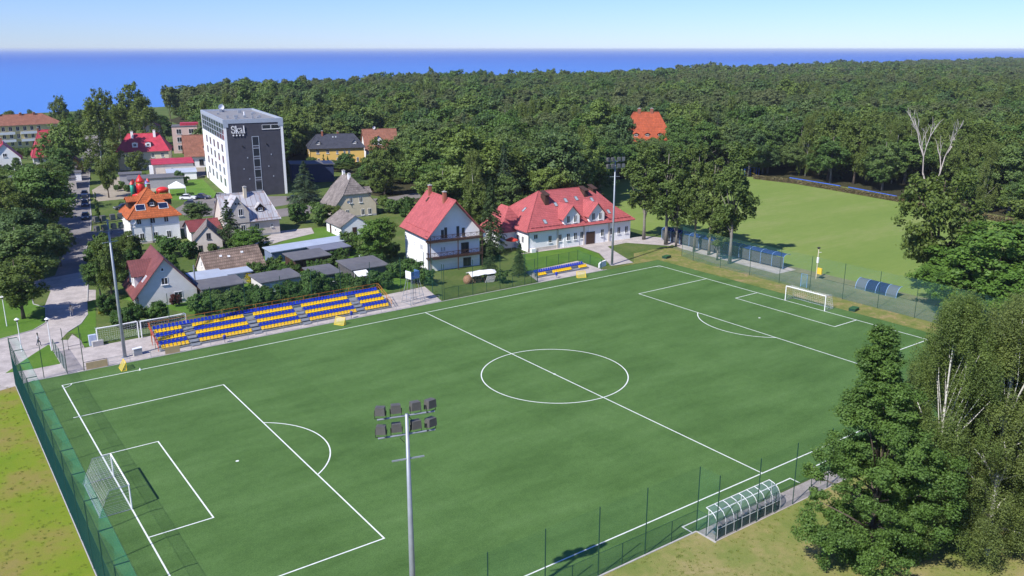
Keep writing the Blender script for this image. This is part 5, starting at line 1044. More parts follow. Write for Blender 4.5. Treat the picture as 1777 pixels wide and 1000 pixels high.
# people
SKIN = mat('skin', (.45, .27, .19), .6, .05); HAIR = mat('dark_hair', (.03, .02, .015), .7, .1)
def person(label, x, y, rz, top, legs, stride=.22):
    t = thing('person', label, 'person', (x, y, .03), rz)
    V = [(0, 0, .98), (0, 0, 1.18), (0, 0, 1.40), (0, 0, 1.50), (0, .02, 1.56), (0, .03, 1.66), (0, .02, 1.76),
         (.1, 0, .94), (.11, stride, .50), (.11, stride*1.0, .08), (.11, stride+.17, .03), (-.1, 0, .94), (-.11, -stride*.5, .5), (-.11, -stride*1.3, .12), (-.11, -stride*1.3+.16, .04),
         (.19, 0, 1.42), (.25, -.06, 1.15), (.26, .08, .92), (.26, .13, .82), (-.19, 0, 1.42), (-.25, .05, 1.15), (-.26, .16, .94), (-.26, .2, .84)]
    E_ = [(0, 1), (1, 2), (2, 3), (3, 4), (4, 5), (5, 6), (0, 7), (7, 8), (8, 9), (9, 10), (0, 11), (11, 12), (12, 13), (13, 14), (2, 15), (15, 16), (16, 17), (17, 18), (2, 19), (19, 20), (20, 21), (21, 22)]
    rad = [.15, .13, .16, .07, .06, .10, .075, .10, .065, .045, .035, .10, .065, .045, .035, .07, .05, .038, .035, .07, .05, .038, .035]
    me = bpy.data.meshes.new('body'); me.from_pydata(V, E_, []); o = bpy.data.objects.new('body', me); COL.objects.link(o); o.parent = t
    md = o.modifiers.new('skin', 'SKIN'); sv = me.skin_vertices[0].data
    for i, r_ in enumerate(rad): sv[i].radius = (r_, r_*.8 if i in (0, 1, 2) else r_)
    sv[0].use_root = True; s2 = o.modifiers.new('sub', 'SUBSURF'); s2.levels = 2; s2.render_levels = 2
    dg = bpy.context.evaluated_depsgraph_get(); m2 = bpy.data.meshes.new_from_object(o.evaluated_get(dg)); o.modifiers.clear(); o.data = m2; m2.name = 'body'
    m2.materials.clear()
    for m_ in (SKIN, top, legs, BLACKM): m2.materials.append(m_)
    for p in m2.polygons:
        z = p.center.z; xx = abs(p.center.x); p.use_smooth = True
        p.material_index = 0 if z > 1.5 or (xx > .2 and z < 1.12 and z > .7) else (1 if z > .98 else (2 if z > .1 else 3))
    hm = M().ell((0, .0, 1.74), (.105, .12, .10), 10, 6).ob('hair', HAIR, t, True); return t
person('person in a beige top walking along the shaded street', 6.0, 93.7, -.3, mat('beige_shirt', (.50, .42, .33), .9), mat('pale_trousers', (.45, .42, .40), .9))
person('person in a white top walking along the path by the triangular lawn', -.1, 81.6, -1.7, mat('white_shirt', (.7, .7, .72), .9), mat('dark_jeans', (.04, .05, .09), .9))

# ------------------------------------------------------------------ vegetation
BARK = mat('bark', (.11, .085, .065), .95, .25, 4, .6); BARKG = mat('grey_bark', (.20, .18, .155), .95, .2, 4, .5)
def _birchbark():
    m, n, l, b = _new('birch_bark'); v = _coord(n); mp = n.new('ShaderNodeMapping'); l.new(v, mp.inputs[0]); mp.inputs['Scale'].default_value = (1, 1, 5)
    f = _noise(n, l, mp.outputs[0], 1.2, 4, .7); l.new(_ramp(n, l, f, [(.36, (.08, .07, .06)), (.46, (.55, .53, .48)), (.7, (.66, .64, .60))]), b.inputs['Base Color']); b.inputs['Roughness'].default_value = .85; return m
BIRCHB = _birchbark(); DEADB = mat('bleached_wood', (.44, .40, .38), .9, .15, 2, .3)
LM = {'maple': leafmat('maple_leaf', [(.060, .120, .032), (.105, .185, .044), (.150, .215, .050), (.078, .140, .050), (.125, .180, .058), (.085, .165, .034)]),
      'acer': leafmat('acer_leaf', [(.105, .190, .042), (.110, .195, .044)], .38),
      'bright': leafmat('bright_leaf', [(.085, .175, .028), (.105, .195, .034)]),
      'lime': leafmat('lime_leaf', [(.095, .145, .030), (.120, .165, .038), (.105, .155, .034)]),
      'birch': leafmat('birch_leaf', [(.140, .200, .054), (.165, .215, .064), (.150, .208, .058)], .42),
      'pine': leafmat('pine_needle', [(.108, .155, .056), (.135, .165, .068), (.118, .160, .060)], .22),
      'spruce': leafmat('spruce_needle', [(.065, .110, .055), (.085, .130, .068)], .14),
      'fir': leafmat('fir_needle', [(.042, .082, .028), (.060, .100, .032)], .12),
      'row': leafmat('row_leaf', [(.095, .150, .036), (.122, .172, .044)]),
      'bush': leafmat('bush_leaf', [(.055, .120, .026), (.075, .150, .032), (.100, .165, .042)]),
      'thuja': leafmat('thuja_leaf', [(.065, .125, .028), (.10, .16, .032)], .14),
      'gold': leafmat('gold_leaf', [(.32, .30, .02), (.36, .32, .03)]),
      'red': leafmat('purple_leaf', [(.07, .018, .016), (.09, .022, .02)]),
      'hedge': leafmat('hedge_leaf', [(.13, .11, .05), (.15, .13, .06)], .1)}
def nrm(a): return a/np.maximum(np.linalg.norm(a, axis=1, keepdims=True), 1e-6)
def leaf_mesh(name, C, N, size, m, rg, aspect=.62):
    n = len(C); N = nrm(N); t = nrm(np.cross(N, rg.normal(size=(n, 3)))); b = np.cross(N, t)
    s = (size*rg.uniform(.65, 1.25, n))[:, None]
    fold = N*s*.18
    V = np.empty((n, 4, 3)); V[:, 0] = C-t*s; V[:, 1] = C-b*s*aspect+fold; V[:, 2] = C+t*s; V[:, 3] = C+b*s*aspect+fold
    me = bpy.data.meshes.new(name); me.vertices.add(n*4); me.vertices.foreach_set('co', V.reshape(-1).astype(np.float32))
    me.loops.add(n*4); me.loops.foreach_set('vertex_index', np.arange(n*4, dtype=np.int32))
    me.polygons.add(n); me.polygons.foreach_set('loop_start', np.arange(0, n*4, 4, dtype=np.int32))
    me.materials.append(m); me.update(calc_edges=True); return me
def clumps(rg, centers, radii, n, flat=.8, shell=.55, up=.35, jitter=.65, droop=0.0, loose=.08):
    # two levels of clumps, then leaves spread through each small clump
    m = 7; K = len(centers); d1 = nrm(rg.normal(size=(K*m, 3))); d1[:, 2] = np.where((d1[:, 2] < -.3) & (rg.random(K*m) < .5), -d1[:, 2], d1[:, 2])
    big = np.repeat(radii, m); c2 = np.repeat(centers, m, 0)+d1*(big*rg.uniform(.45, .95, K*m))[:, None]*np.array([1, 1, flat]); r2 = big*rg.uniform(.26, .52, K*m)
    w = r2**2; k = rg.choice(K*m, n, p=w/w.sum()); d = nrm(rg.normal(size=(n, 3)))
    rr = r2[k]*rg.random(n)**.42*np.where(rg.random(n) < loose, 1.7, 1.0)
    off = d*rr[:, None]; off[:, 2] *= flat
    if droop: off[:, 2] -= droop*r2[k]*rg.random(n)**1.2*2.2
    C = c2[k]+off
    Nn = d*.55+nrm(C-np.array([0, 0, centers[:, 2].mean()]))*.5+np.array([0, 0, up])+rg.normal(size=(n, 3))*jitter
    return C, Nn
def trunk_mesh(name, H, r0, m, limbs, bend=.3, rg=None, top=.85, n=7, stems=None):
    a = M(); k = 6; pth = []
    bx, by = rg.normal(0, bend, 2)
    for i in range(k+1):
        f = i/k; pth.append((bx*math.sin(f*2.2)*f, by*math.sin(f*2.6)*f, H*top*f-.15*(i == 0)))
    a.tube(pth, [r0*(1.25 if i == 0 else (1-.86*(i/k)**.9)) for i in range(k+1)], n)
    for c in limbs:
        z0 = min(max(c[2]*rg.uniform(.45, .75), H*.12), H*top*.92); f = z0/(H*top); b0 = Vector((bx*math.sin(f*2.2)*f, by*math.sin(f*2.6)*f, z0)); e = Vector(c)
        md = b0.lerp(e, .5)+Vector((rg.normal(0, .25), rg.normal(0, .25), rg.uniform(-.1, .5))); rr = r0*max(.16, .55*(1-f))
        a.tube([b0, md, e], [rr, rr*.6, rr*.2], 5)
    return a.mesh(name, m, True)
PROTO = {}
def proto(kind, var, lod):
    key = (kind, var, lod)
    if key in PROTO: return PROTO[key]
    rg = np.random.default_rng(abs(hash((kind, var))) % 100000 if False else sum(map(ord, kind))*17+var*101)
    n0, lf = {'near': (100000, .076), 'mid': (14500, .205), 'low': (6500, .30), 'far': (2200, .56)}[lod]
    mk = kind; bark = BARK; H, Rr = 14.0, 5.0; flat, up, droop, shell, nk = .8, .35, 0.0, .5, 46; asp = .62; r0 = .26
    zc, rz = .58, .43
    if kind == 'maple': bark = BARKG
    if kind == 'bigmaple': mk = 'acer'; H, Rr = 20, 4.8; zc, rz, nk = .44, .46, 180; r0 = .24; asp = .8; n0 = int(n0*1.6)
    if kind == 'brightmaple': mk = 'bright'
    if kind == 'lime': nk = 40; flat = 1.0; zc, rz = .58, .44; n0 = int(n0*.9)
    if kind == 'birch': H, Rr = 20, 4.0; nk = 95; flat = 1.3; droop = 1.6; zc, rz = .56, .44; bark = BIRCHB; shell = .2; r0 = .17; lf *= .85; n0 = int(n0*1.25); asp = .5
    if kind == 'pine': H, Rr = 19, 3.6; nk = 30; flat = .7; zc, rz = .76, .22; r0 = .22; asp = .35; lf *= 1.1
    if kind == 'row': H, Rr = 21, 4.4; nk = 44; zc, rz = .60, .42; bark = BARKG; r0 = .27
    if kind in ('bush', 'gold', 'red'): H, Rr = 3.6, 2.2; zc, rz = .5, .5; nk = 26; r0 = .06; lf *= .55; mk = kind; n0 = int(n0*.8)
    if kind == 'thuja': H, Rr = 5.0, .9; nk = 30; r0 = .08; lf *= .5; n0 = int(n0*.6)
    if kind in ('spruce', 'fir'):
        H, Rr = 13.0, 3.6; Cs, Ns = [], []; lay = 26 if lod in ('near', 'mid') else 15
        for i in range(lay):
            f = (i+.5)/lay; z = H*(.08+.91*f); rad = Rr*(1-f)**.85*rg.uniform(.85, 1.12)+.12; nb = max(4, int((14 if lod != 'far' else 8)*(1-f*.7)))
            for j in range(nb):
                az = rg.uniform(0, 2*math.pi); L = rad*rg.uniform(.75, 1.12); q = max(2, int(n0/lay/nb*(1.5-f)))
                u = rg.random(q)**.6; wd = .32*L*(1-u*.6)*rg.normal(size=q)*.55
                dr = np.array([math.cos(az), math.sin(az)]); px = np.array([-dr[1], dr[0]])
                xy = dr[None]*(u*L)[:, None]+px[None]*wd[:, None]; zz = z+.10*L-(.42*L)*u**1.3-.15*np.abs(wd)+rg.normal(0, .06, q)
                Cs.append(np.column_stack([xy, zz])); Ns.append(np.column_stack([xy*.12, np.ones(q)*.9])+rg.normal(size=(q, 3))*.55)
        Cc = np.vstack(Cs); Nn = np.vstack(Ns); crown = leaf_mesh('crown', Cc, Nn, lf*.8, LM[kind], rg, .38)
        tr = trunk_mesh('trunk', H, .2, BARK, [], .05, rg, .97); PROTO[key] = (tr, crown, H, Rr); return PROTO[key]
    d = nrm(rg.normal(size=(nk, 3))); rad = rg.uniform(.35, .92, nk)**.7
    cen = d*rad[:, None]*np.array([Rr*.80, Rr*.80, rz*H*.86]); 
    if kind in ('maple', 'lime', 'brightmaple', 'row'): cen[:, :2] *= (1+.18*np.sin(np.arctan2(cen[:, 1], cen[:, 0])*3+var))[:, None]
    if kind == 'row': cen[:, 0] += .12*(cen[:, 2])
    cen[:, 2] += zc*H
    rc = rg.uniform(.20, .40, nk)*Rr
    if kind == 'bigmaple':
        f = .03+.93*rg.random(nk)**.95; cen[:, 2] = f*H; k = np.interp(f, [0, .12, .35, .52, .64, .78, 1], [.8, 1.0, 1.02, .80, .46, .24, .06]); cen[:, :2] = nrm(cen[:, :2])*(Rr*.85*k*rg.uniform(.06, 1, nk)**.5)[:, None]; az = np.arctan2(cen[:, 1], cen[:, 0]); cen[:, :2] *= (1+.22*np.sin(az*2+f*9)+.12*np.sin(az*5-f*14))[:, None]; cen[:, 0] -= np.clip(f-.45, 0, 1)*2.4; rc = rg.uniform(.13, .34, nk)*Rr*np.interp(f, [0, .7, 1], [1, .85, .45])
    if kind == 'birch':
        f = .10+.86*rg.random(nk)**.9; cen[:, 2] = f*H; k = np.interp(f, [0, .15, .4, .7, 1], [.6, .95, 1.0, .75, .22]); cen[:, :2] = nrm(cen[:, :2])*(Rr*.85*k*rg.uniform(.2, 1, nk)**.6)[:, None]; rc = rg.uniform(.16, .28, nk)*Rr
    if kind == 'pine': rc = rg.uniform(.26, .46, nk)*Rr
    if kind == 'thuja':
        f = rg.random(nk); az = rg.uniform(0, 6.28, nk); rr = Rr*.55*(1-f)**.7*rg.uniform(.5, 1, nk); cen = np.column_stack([rr*np.cos(az), rr*np.sin(az), H*(.06+.86*f)]); rc = Rr*.5*(1-.7*f)
    if kind in ('bush', 'gold', 'red'): cen[:, 2] = np.maximum(cen[:, 2], .45); rc = rg.uniform(.26, .45, nk)*Rr*.9
    if kind == 'row':   # uneven bare trunk, upright plumes
        rc *= .85; flat = 1.05
    Cc, Nn = clumps(rg, cen, rc, n0, flat, shell, up, {'near': .62, 'mid': .55, 'low': .42, 'far': .36}[lod], droop)
    Cc[:, 2] = np.maximum(Cc[:, 2], .05+.2*rg.random(len(Cc)))
    crown = leaf_mesh('crown', Cc, Nn, lf, LM[mk], rg, asp)
    nl = {'near': 26, 'mid': 14, 'low': 8, 'far': 0}[lod]
    if kind in ('birch', 'bigmaple') and lod == 'near': nl = 40
    tr = trunk_mesh('trunk', H, r0, bark, [c for c in cen[rg.choice(nk, min(nl, nk), replace=False)]] if kind not in ('thuja',) else [], .35 if H > 8 else .08, rg, {'pine': .95, 'birch': .86, 'bigmaple': .74}.get(kind, .88))
    PROTO[key] = (tr, crown, H, Rr); return PROTO[key]
def tree(name, kind, var, lod, x, y, H, Rr, label, cat, group=None, rz=None, rg=random.Random(2)):
    tr, cr, H0, R0 = proto(kind, var, lod); sxy = Rr/R0; sz = H/H0
    t = thing(name, label, cat, (x, y, 0), rg.uniform(0, 6.28) if rz is None else rz, group); t.scale = (sxy, sxy, sz)
    inst('trunk' if H > 6 or kind in ('lime', 'maple') else 'stem', tr, t); inst('crown' if H > 6 or kind in ('lime', 'maple') else 'foliage', cr, t); return t
TREES = [
('maple',46.0,-14.0,20.3,5.6,'tall dense maple-leaved tree with leaves to the ground beside the dugout path'),
('birch',50.6,-16.5,22.3,4.6,'birch with bare white upper limbs rising behind the dense maple-leaved tree'),
('birch',54.2,-19.3,21.4,5.2,'birch whose pale trunk stands clear in the bottom right corner'),
('birch',58.2,-21.6,20.5,5.6,'birch cut off by the right edge in the bottom right corner'),
('birch',56.0,-16.2,18.0,4.6,'bushy olive birch between two pale-trunked birches at the right'),
('lime',123.5,23.5,21.6,7.8,'large olive lime tree with windswept crown beyond the curved blue dugouts'),
('maple',116.5,10.5,15.6,9.4,'broad bright green maple at the right in front of the olive lime tree'),
('lime',155.0,20.7,14.9,7.94,'green tree at the right edge beside the second grass field'),
('dead',229.4,82.0,22.4,4.99,'dead bare tree with white branches at the edge of the wood'),
('row',115.0,82.2,21.4,5.64,'tall bare-trunked tree nearest the red-roofed clubhouse in the roadside row'),
('row',115.2,75.9,21.3,6.21,'second tall bare-trunked tree from the clubhouse in the row behind the corner'),
('row',115.7,73.5,15.2,3.62,'short leaning tree between taller trunks in the row behind the corner'),
('row',115.2,68.1,22.2,4.23,'tree with one slim straight grey trunk in the middle of the row'),
('row',115.4,64.4,20.5,4.51,'tall tree with bare straight trunk before the blue-roofed shelter'),
('row',113.4,60.5,9.8,3.05,'small young tree beneath the tall row before the blue-roofed shelter'),
('row',113.2,57.3,23.6,5.33,'last tree of the row, its crown overhanging the blue-roofed shelter'),
('lime',-0.1,96.7,10.5,5.22,'multi-stemmed tree on the round lawn at the left edge'),
('maple',2.6,115.8,12.1,7.36,'dark round tree behind the multi-stemmed tree at the left edge'),
('lime',3.8,146.4,15.2,6.30,'olive tree left of the street, lit along its top'),
('maple',10.8,150.9,16.7,7.78,'dark wide tree overhanging the street from the left'),
('maple',1.2,161.2,14.6,6.68,'dark tree cut by the left edge of the picture'),
('maple',7.5,179.3,13.3,6.00,'dark tree by the flat dark roofs at the left'),
('maple',10.0,129.3,7.9,3.78,'dark tree shading the street left side near the crossing'),
('maple',35.0,265.4,19.3,6.62,'dark tall tree at the far end of the street, left side'),
('maple',31.3,281.8,13.0,5.90,'dark tree beside the far red hipped roof at the left'),
('thuja',33.4,313.7,11.2,1.71,'dark pointed conifer in front of the far red hipped roof'),
('birch',42.7,259.8,23.7,7.38,'tall olive birch at the far end of the street, right side'),
('birch',52.3,274.1,21.2,6.01,'olive birch behind the red-roofed cream house, left one'),
('birch',70.2,317.1,21.6,8.04,'olive birch behind the red-roofed cream house, right one'),
('lime',67.2,380.9,23.0,6.56,'left of two feathery trees against the sea'),
('lime',79.8,378.4,24.6,8.24,'right of two feathery trees against the sea'),
('pine',92.4,362.9,24.8,3.94,'lone pine with flat top against the sea'),
('lime',53.7,403.7,19.2,4.58,'lone tree against the sea beside the long yellow building'),
('maple',81.6,340.5,13.1,6.16,'dark tree behind the pink flat-roofed building'),
('lime',33.9,206.5,12.6,3.29,'leafy tree at the right kerb of the street by the parked cars'),
('thuja',24.2,169.0,7.8,0.81,'slim green conifer beside the parked cars at the crossing'),
('lime',49.4,242.2,8.3,3.83,'small round tree before the red-roofed cream house'),
('bush',56.1,217.0,5.0,2.23,'round bush on the lawn beside the hotel'),
('maple',42.3,152.7,6.3,3.58,'round tree between the orange-roofed house and the metal-roofed house'),
('fir',40.5,125.0,10.3,3.64,'dark conifer in front of the metal-roofed house'),
('maple',42.4,118.6,5.4,4.30,'bright green tree at the foot of the metal-roofed house'),
('bush',28.4,125.1,4.8,2.93,'bush in front of the orange-roofed white house'),
('bush',31.5,121.6,3.8,2.24,'bush behind the brown-roofed gabled house'),
('lime',13.0,99.8,11.0,2.90,'tall leafy tree between the street and the brown-roofed gabled house'),
('maple',11.8,102.7,7.3,2.84,'dark bushy tree at the street edge left of the floodlight mast'),
('lime',22.0,127.3,5.7,2.79,'light green tree at the street corner below the orange-roofed house'),
('spruce',74.4,167.2,11.2,5.03,'blue-green spruce right of the dark grey hotel'),
('bush',65.0,136.4,6.2,2.79,'dark round bush by the road right of the metal-roofed house'),
('bush',62.0,141.9,5.4,2.69,'dark bush by the road beside the metal-roofed house'),
('lime',67.2,134.8,5.4,2.92,'green tree left of the grey half-hipped house'),
('maple',59.0,96.2,9.5,4.59,'large bright green tree before the three-storey white house'),
('bush',59.2,109.0,4.5,2.09,'white-flowering bush beside the white shed'),
('bush',40.9,83.1,4.9,2.86,'big rounded light green bush behind the blue and yellow grandstand'),
('bush',50.2,95.0,3.2,2.10,'olive bush among the dark garden sheds'),
('thuja',42.0,95.9,3.6,1.03,'yellow-green conifer among the dark garden sheds'),
('thuja',42.2,101.8,3.3,1.16,'green conifer left of the dark garden sheds'),
('goldbush',34.4,96.6,1.9,1.30,'bright yellow bush below the long tiled house'),
('redbush',36.3,95.3,1.4,1.20,'dark red bush below the long tiled house'),
('bush',30.8,99.2,2.1,1.00,'small clipped bush below the long tiled house'),
('bush',22.5,83.3,3.7,2.48,'dark green bush in front of the brown-roofed gabled house, left'),
('bush',25.4,83.1,3.7,2.68,'dark green bush in front of the brown-roofed gabled house, right'),
('redbush',20.3,89.8,2.3,1.09,'dark red bush at the gable of the brown-roofed house'),
('bush',10.7,90.7,3.9,1.76,'light green shrub beside the entrance path'),
('bush',11.9,83.0,3.8,2.53,'dark shrub behind the leaning training goals, left'),
('bush',15.5,83.0,3.6,2.14,'dark shrub behind the leaning training goals, right'),
('goldbush',9.8,91.7,1.3,0.62,'yellow-flowering shrub beside the entrance path'),
('bush',57.2,85.0,3.4,2.05,'green bush behind the fence left of the three-storey house'),
('bush',51.1,80.9,3.5,2.16,'leafy bush behind the right end of the grandstand'),
('bush',57.4,80.1,4.8,2.30,'green bush at the corner of the three-storey white house'),
('bush',59.0,77.5,3.4,1.79,'bush before the fence below the white house balconies'),
('bush',47.7,81.2,2.7,1.65,'low bush between dark sheds and grandstand'),
('bush',36.1,83.1,3.4,2.34,'bush behind the middle of the grandstand'),
('bush',31.8,83.1,2.9,2.02,'bush behind the left half of the grandstand'),
('bush',28.1,81.9,2.8,1.80,'bush just behind the grandstand rail, left part'),
('fir',81.3,90.7,15.5,3.56,'tall dark spruce between the white house and the clubhouse'),
('fir',71.0,76.1,6.9,1.86,'small conifer in the garden below the tall dark spruce'),
('fir',75.7,73.6,6.2,1.76,'small conifer in front of the clubhouse left corner'),
('bush',70.0,71.0,2.7,1.30,'low bush at the foot of the small conifers'),
('bush',64.1,100.0,2.9,2.04,'bush beside the big bright tree'),
('spruce',128.0,140.0,14.5,3.65,'grey-green spruce directly behind the clubhouse roof'),
('spruce',141.9,138.5,12.1,3.42,'second spruce behind the clubhouse roof, right of the grey-green one'),
('lime',96.6,164.9,16.1,5.91,'pale olive tree on the road behind the grey half-hipped house'),
('bush',112.4,223.7,5.9,3.34,'bush before the yellow house'),
('thuja',103.5,221.3,5.9,0.86,'left of two slim conifers before the yellow house'),
('thuja',104.6,220.5,5.5,0.86,'right of two slim conifers before the yellow house'),
('maple',111.9,268.4,9.1,6.16,'bright green tree left of the yellow house'),
('lime',107.4,145.7,6.2,2.61,'white-blossomed tree behind the red roof of the three-storey house'),
('maple',110.2,141.5,14.7,6.10,'broad dark tree behind the three-storey house'),
('maple',100.6,150.6,16.7,6.92,'dark tree by the road behind the three-storey house'),
('bush',106.7,195.0,5.7,4.13,'green bush row before the road right of the yellow house'),
('maple',181.7,162.9,20.0,6.5,'tall tree hiding the left part of the vermilion-roofed villa'),
('birch',58.8,-13.0,19.4,4.8,'olive birch behind the maple-leaved tree, close to the fence'),
('birch',61.5,-17.5,21.0,5.2,'tall olive birch at the right edge, behind the corner birches'),
('birch',66.6,-15.0,18.8,5.0,'olive birch at the right edge, farthest of the near group'),
('maple',0.5,129.0,12.5,5.8,'dark tree at the street left kerb, first beyond the round lawn'),
('lime',3.0,138.5,13.5,5.5,'olive tree at the street left kerb, second beyond the round lawn'),
('maple',14.0,176.0,12.5,5.5,'dark tree at the street left kerb, first beyond the crossing'),
('lime',17.5,193.0,13.0,5.5,'olive tree at the street left kerb, second beyond the crossing'),
('maple',21.5,211.0,12.0,5.2,'dark tree at the street left kerb, third beyond the crossing'),
('maple',27.0,236.0,12.0,5.2,'dark tree at the street left kerb, fourth beyond the crossing'),
('maple',4.0,121.5,13.0,5.6,'dark tree at the street left kerb beside the round lawn corner'),
('lime',9.0,167.0,13.5,5.6,'olive tree at the street left kerb nearest the crossing'),
('maple',119.0,18.5,10.0,6.5,'low bright green tree below the olive lime tree'),
('maple',112.5,14.0,8.0,4.6,'low bright green tree at the fence right of the far goal'),
('maple',112.5,6.5,10.5,5.8,'bright green tree beyond the near right corner of the pitch'),
('maple',145.5,131.0,17.0,6.0,'dark tree right behind the clubhouse, left of its floodlight mast'),

]
KMAP = {'maple': 'maple', 'lime': 'lime', 'birch': 'birch', 'row': 'row', 'pine': 'pine', 'spruce': 'spruce', 'fir': 'fir', 'bush': 'bush', 'thuja': 'thuja', 'goldbush': 'gold', 'redbush': 'red'}
NAMES = {'maple': 'maple_tree', 'lime': 'lime_tree', 'birch': 'birch_tree', 'row': 'tall_tree', 'pine': 'pine_tree', 'spruce': 'spruce_tree', 'fir': 'conifer', 'bush': 'shrub', 'thuja': 'columnar_conifer', 'goldbush': 'golden_shrub', 'redbush': 'red_shrub'}
for i, (k, x, y, H, Rr, lab) in enumerate(TREES):
    if k == 'dead': continue
    dist = math.hypot(x+12, y+46); kind = KMAP[k]; lod = 'near' if dist < 85 else ('mid' if dist < 260 else 'low')
    if i == 0: kind = 'bigmaple'
    if k in ('bush', 'goldbush', 'redbush', 'thuja'): lod = 'mid' if dist < 140 else 'low'
    if k == 'maple' and ('bright' in lab): kind = 'brightmaple'
    cat = 'bush' if 'bush' in k or k == 'bush' else 'tree'
    tree(NAMES[k], kind, i % (2 if lod == 'near' else 3), lod, x, y, H, Rr, lab, cat)
# dead tree
def dead_tree():
    _, x, y, H, Rr, lab = [q for q in TREES if q[0] == 'dead'][0]; rg = random.Random(8); t = thing('dead_tree', lab, 'tree', (x, y, 0)); a = M(); tw = M()
    def br(m_, p, d, L, r_, lev):
        q = p+d*L; md = p.lerp(q, .5)+Vector((rg.gauss(0, .12*L*.3), rg.gauss(0, .12*L*.3), 0)); m_.tube([p, md, q], [r_, r_*.8, r_*.6], 5)
        if lev == 0: return
        for _ in range(3):
            dd = (d+Vector((rg.gauss(0, .30), rg.gauss(0, .30), rg.uniform(.0, .25)))).normalized(); br(tw if lev <= 2 else a, q if rg.random() < .6 else md, dd, L*rg.uniform(.5, .72), r_*.58, lev-1)
    for dx in (-.55, .45): br(a, Vector((dx*1.5, -dx, -.1)), Vector((dx*.30, -dx*.3, 1)).normalized(), H*.44, .27, 3)
    a.ob('trunk', DEADB, t); tw.ob('branches', DEADB, t)
dead_tree()
# hedge at the far edge of the second field
HP = [(193.2, 118.5), (192.6, 98), (192.6, 71), (190.0, 46), (184, 10)]
HP = [(205.5, 126), (207.5, 112), (206.0, 98), (203.0, 76), (197.5, 50), (190, 20)]
t = thing('field_hedge', 'clipped brown-green hedge along the far edge of the second field', 'hedge', (0, 0, 0))
rg = np.random.default_rng(4); Cs = []
for p, q in zip(HP[:-1], HP[1:]):
    L = math.dist(p, q); n = int(L*130); f = rg.random(n); c = np.array(p)+(np.array(q)-np.array(p))*f[:, None]
    Cs.append(np.column_stack([c+rg.uniform(-.55, .55, (n, 2)), rg.uniform(.05, 1.3, n)]))
Cc = np.vstack(Cs); inst('foliage', leaf_mesh('foliage', Cc, rg.normal(size=Cc.shape)+[0, 0, .4], .22, LM['hedge'], rg), t)
core = M()
for p, q in zip(HP[:-1], HP[1:]):
    d = math.atan2(q[1]-p[1], q[0]-p[0]); core.cbox(((p[0]+q[0])/2, (p[1]+q[1])/2, .5), (math.dist(p, q), .6, 1.0), d)
core.ob('twigs', mat('hedge_twigs', (.10, .075, .05), 1, .3, 4, .5), t)

# the wood: the nearest trees one by one, the rest as one mass
def inside(x, y, P):
    r_ = False; j = len(P)-1
    for i in range(len(P)):
        if (P[i][1] > y) != (P[j][1] > y) and x < (P[j][0]-P[i][0])*(y-P[i][1])/(P[j][1]-P[i][1])+P[i][0]: r_ = not r_
        j = i
    return r_
EXCL = [(x_, 159, 6.5) for x_ in range(84, 112, 4)]+[(113, 240, 15), (135, 246, 11), (204, 180, 14), (83, 300, 14), (90, 210, 12), (100, 203, 8), (67, 210, 22), (76, 250, 14), (166, 168, 7), (207, 139, 6), (221, 80, 9), (212, 74, 8)]+[(x, y, max(3.0, Rr*.8)) for k, x, y, H, Rr, l_ in TREES if H > 6]
CAMX, CAMY = -12.2, -46.0
rr = random.Random(11); pts = []
def band(r0, r1, sp):
    out = []; a0, a1 = R(54.19-34), R(54.19+33); r_ = r0
    while r_ < r1:
        n = int((a1-a0)*r_/sp)
        for k in range(n):
            a = a0+(a1-a0)*(k+rr.uniform(-.45, .45))/max(n, 1)+.5*((int(r_/sp)) % 2)*(a1-a0)/max(n, 1); q = r_+rr.uniform(-.45, .45)*sp; out.append((CAMX+q*math.cos(a), CAMY+q*math.sin(a)))
        r_ += sp*.9
    return out
cand = band(140, 420, 8.2)+band(420, 900, 9.6)+band(900, 2600, 13.0)
forest = []
for x, y in cand:
    if not inside(x, y, FOREST_EDGE) or y > 552+.2*x: continue
    if any((x-a)**2+(y-b)**2 < c*c for a, b, c in EXCL): continue
    d = math.hypot(x-CAMX, y-CAMY); az = math.atan2(y-CAMY, x-CAMX)
    # pines gather in patches, broadleaves in others
    g_ = math.sin(x*.013+1.3)*math.cos(y*.017-.6)+.6*math.sin(x*.031+y*.022)+rr.gauss(0, .45)
    g_ += .35 if d > 420 else 0
    kind = 'pine' if g_ > .85 else ('birch' if rr.random() < .08 else ('spruce' if rr.random() < .05 else ('lime' if g_ < -.55 else 'maple')))
    Ht = rr.triangular(11.5, 20.5, 16)+(2.0 if kind in ('pine', 'birch') else 0); Rr = {'pine': rr.uniform(3.6, 5.2), 'birch': rr.uniform(3, 4), 'spruce': rr.uniform(3, 3.8), 'lime': rr.uniform(4.6, 7.2), 'maple': rr.uniform(4.8, 8.2)}[kind]
    Ht += 2.6*math.sin(x*.021+.5)*math.sin(y*.024+1.1)
    if kind in ('maple', 'lime') and rr.random() < .14: Ht += 3.5; Rr *= 1.32
    if d > 900: Rr *= 1.35
    if R(43.0) < az < R(48.2) and d < 300: Ht = min(Ht, 11+rr.uniform(-1, 2)); kind = 'maple' if kind in ('pine', 'birch') else kind
    if d < 190: Ht *= .92
    if R(61.0) < az < R(68.5) and d < 326: Ht = rr.uniform(3.0, 5.0); Rr = rr.uniform(2.2, 3.2); kind = 'maple'
    forest.append((d, x, y, kind, Ht, Rr))
forest.sort()
NEARN = 230
REG = [(68.5, 'behind the hotel'), (62, 'around the yellow house'), (57, 'behind the balcony house'), (52.5, 'left of the clubhouse'), (48, 'behind the clubhouse'), (44, 'around the vermilion villa'), (37, 'beyond the field corner'), (31, 'behind the blue benches'), (25, 'around the dead tree'), (-90, 'at the far right')]
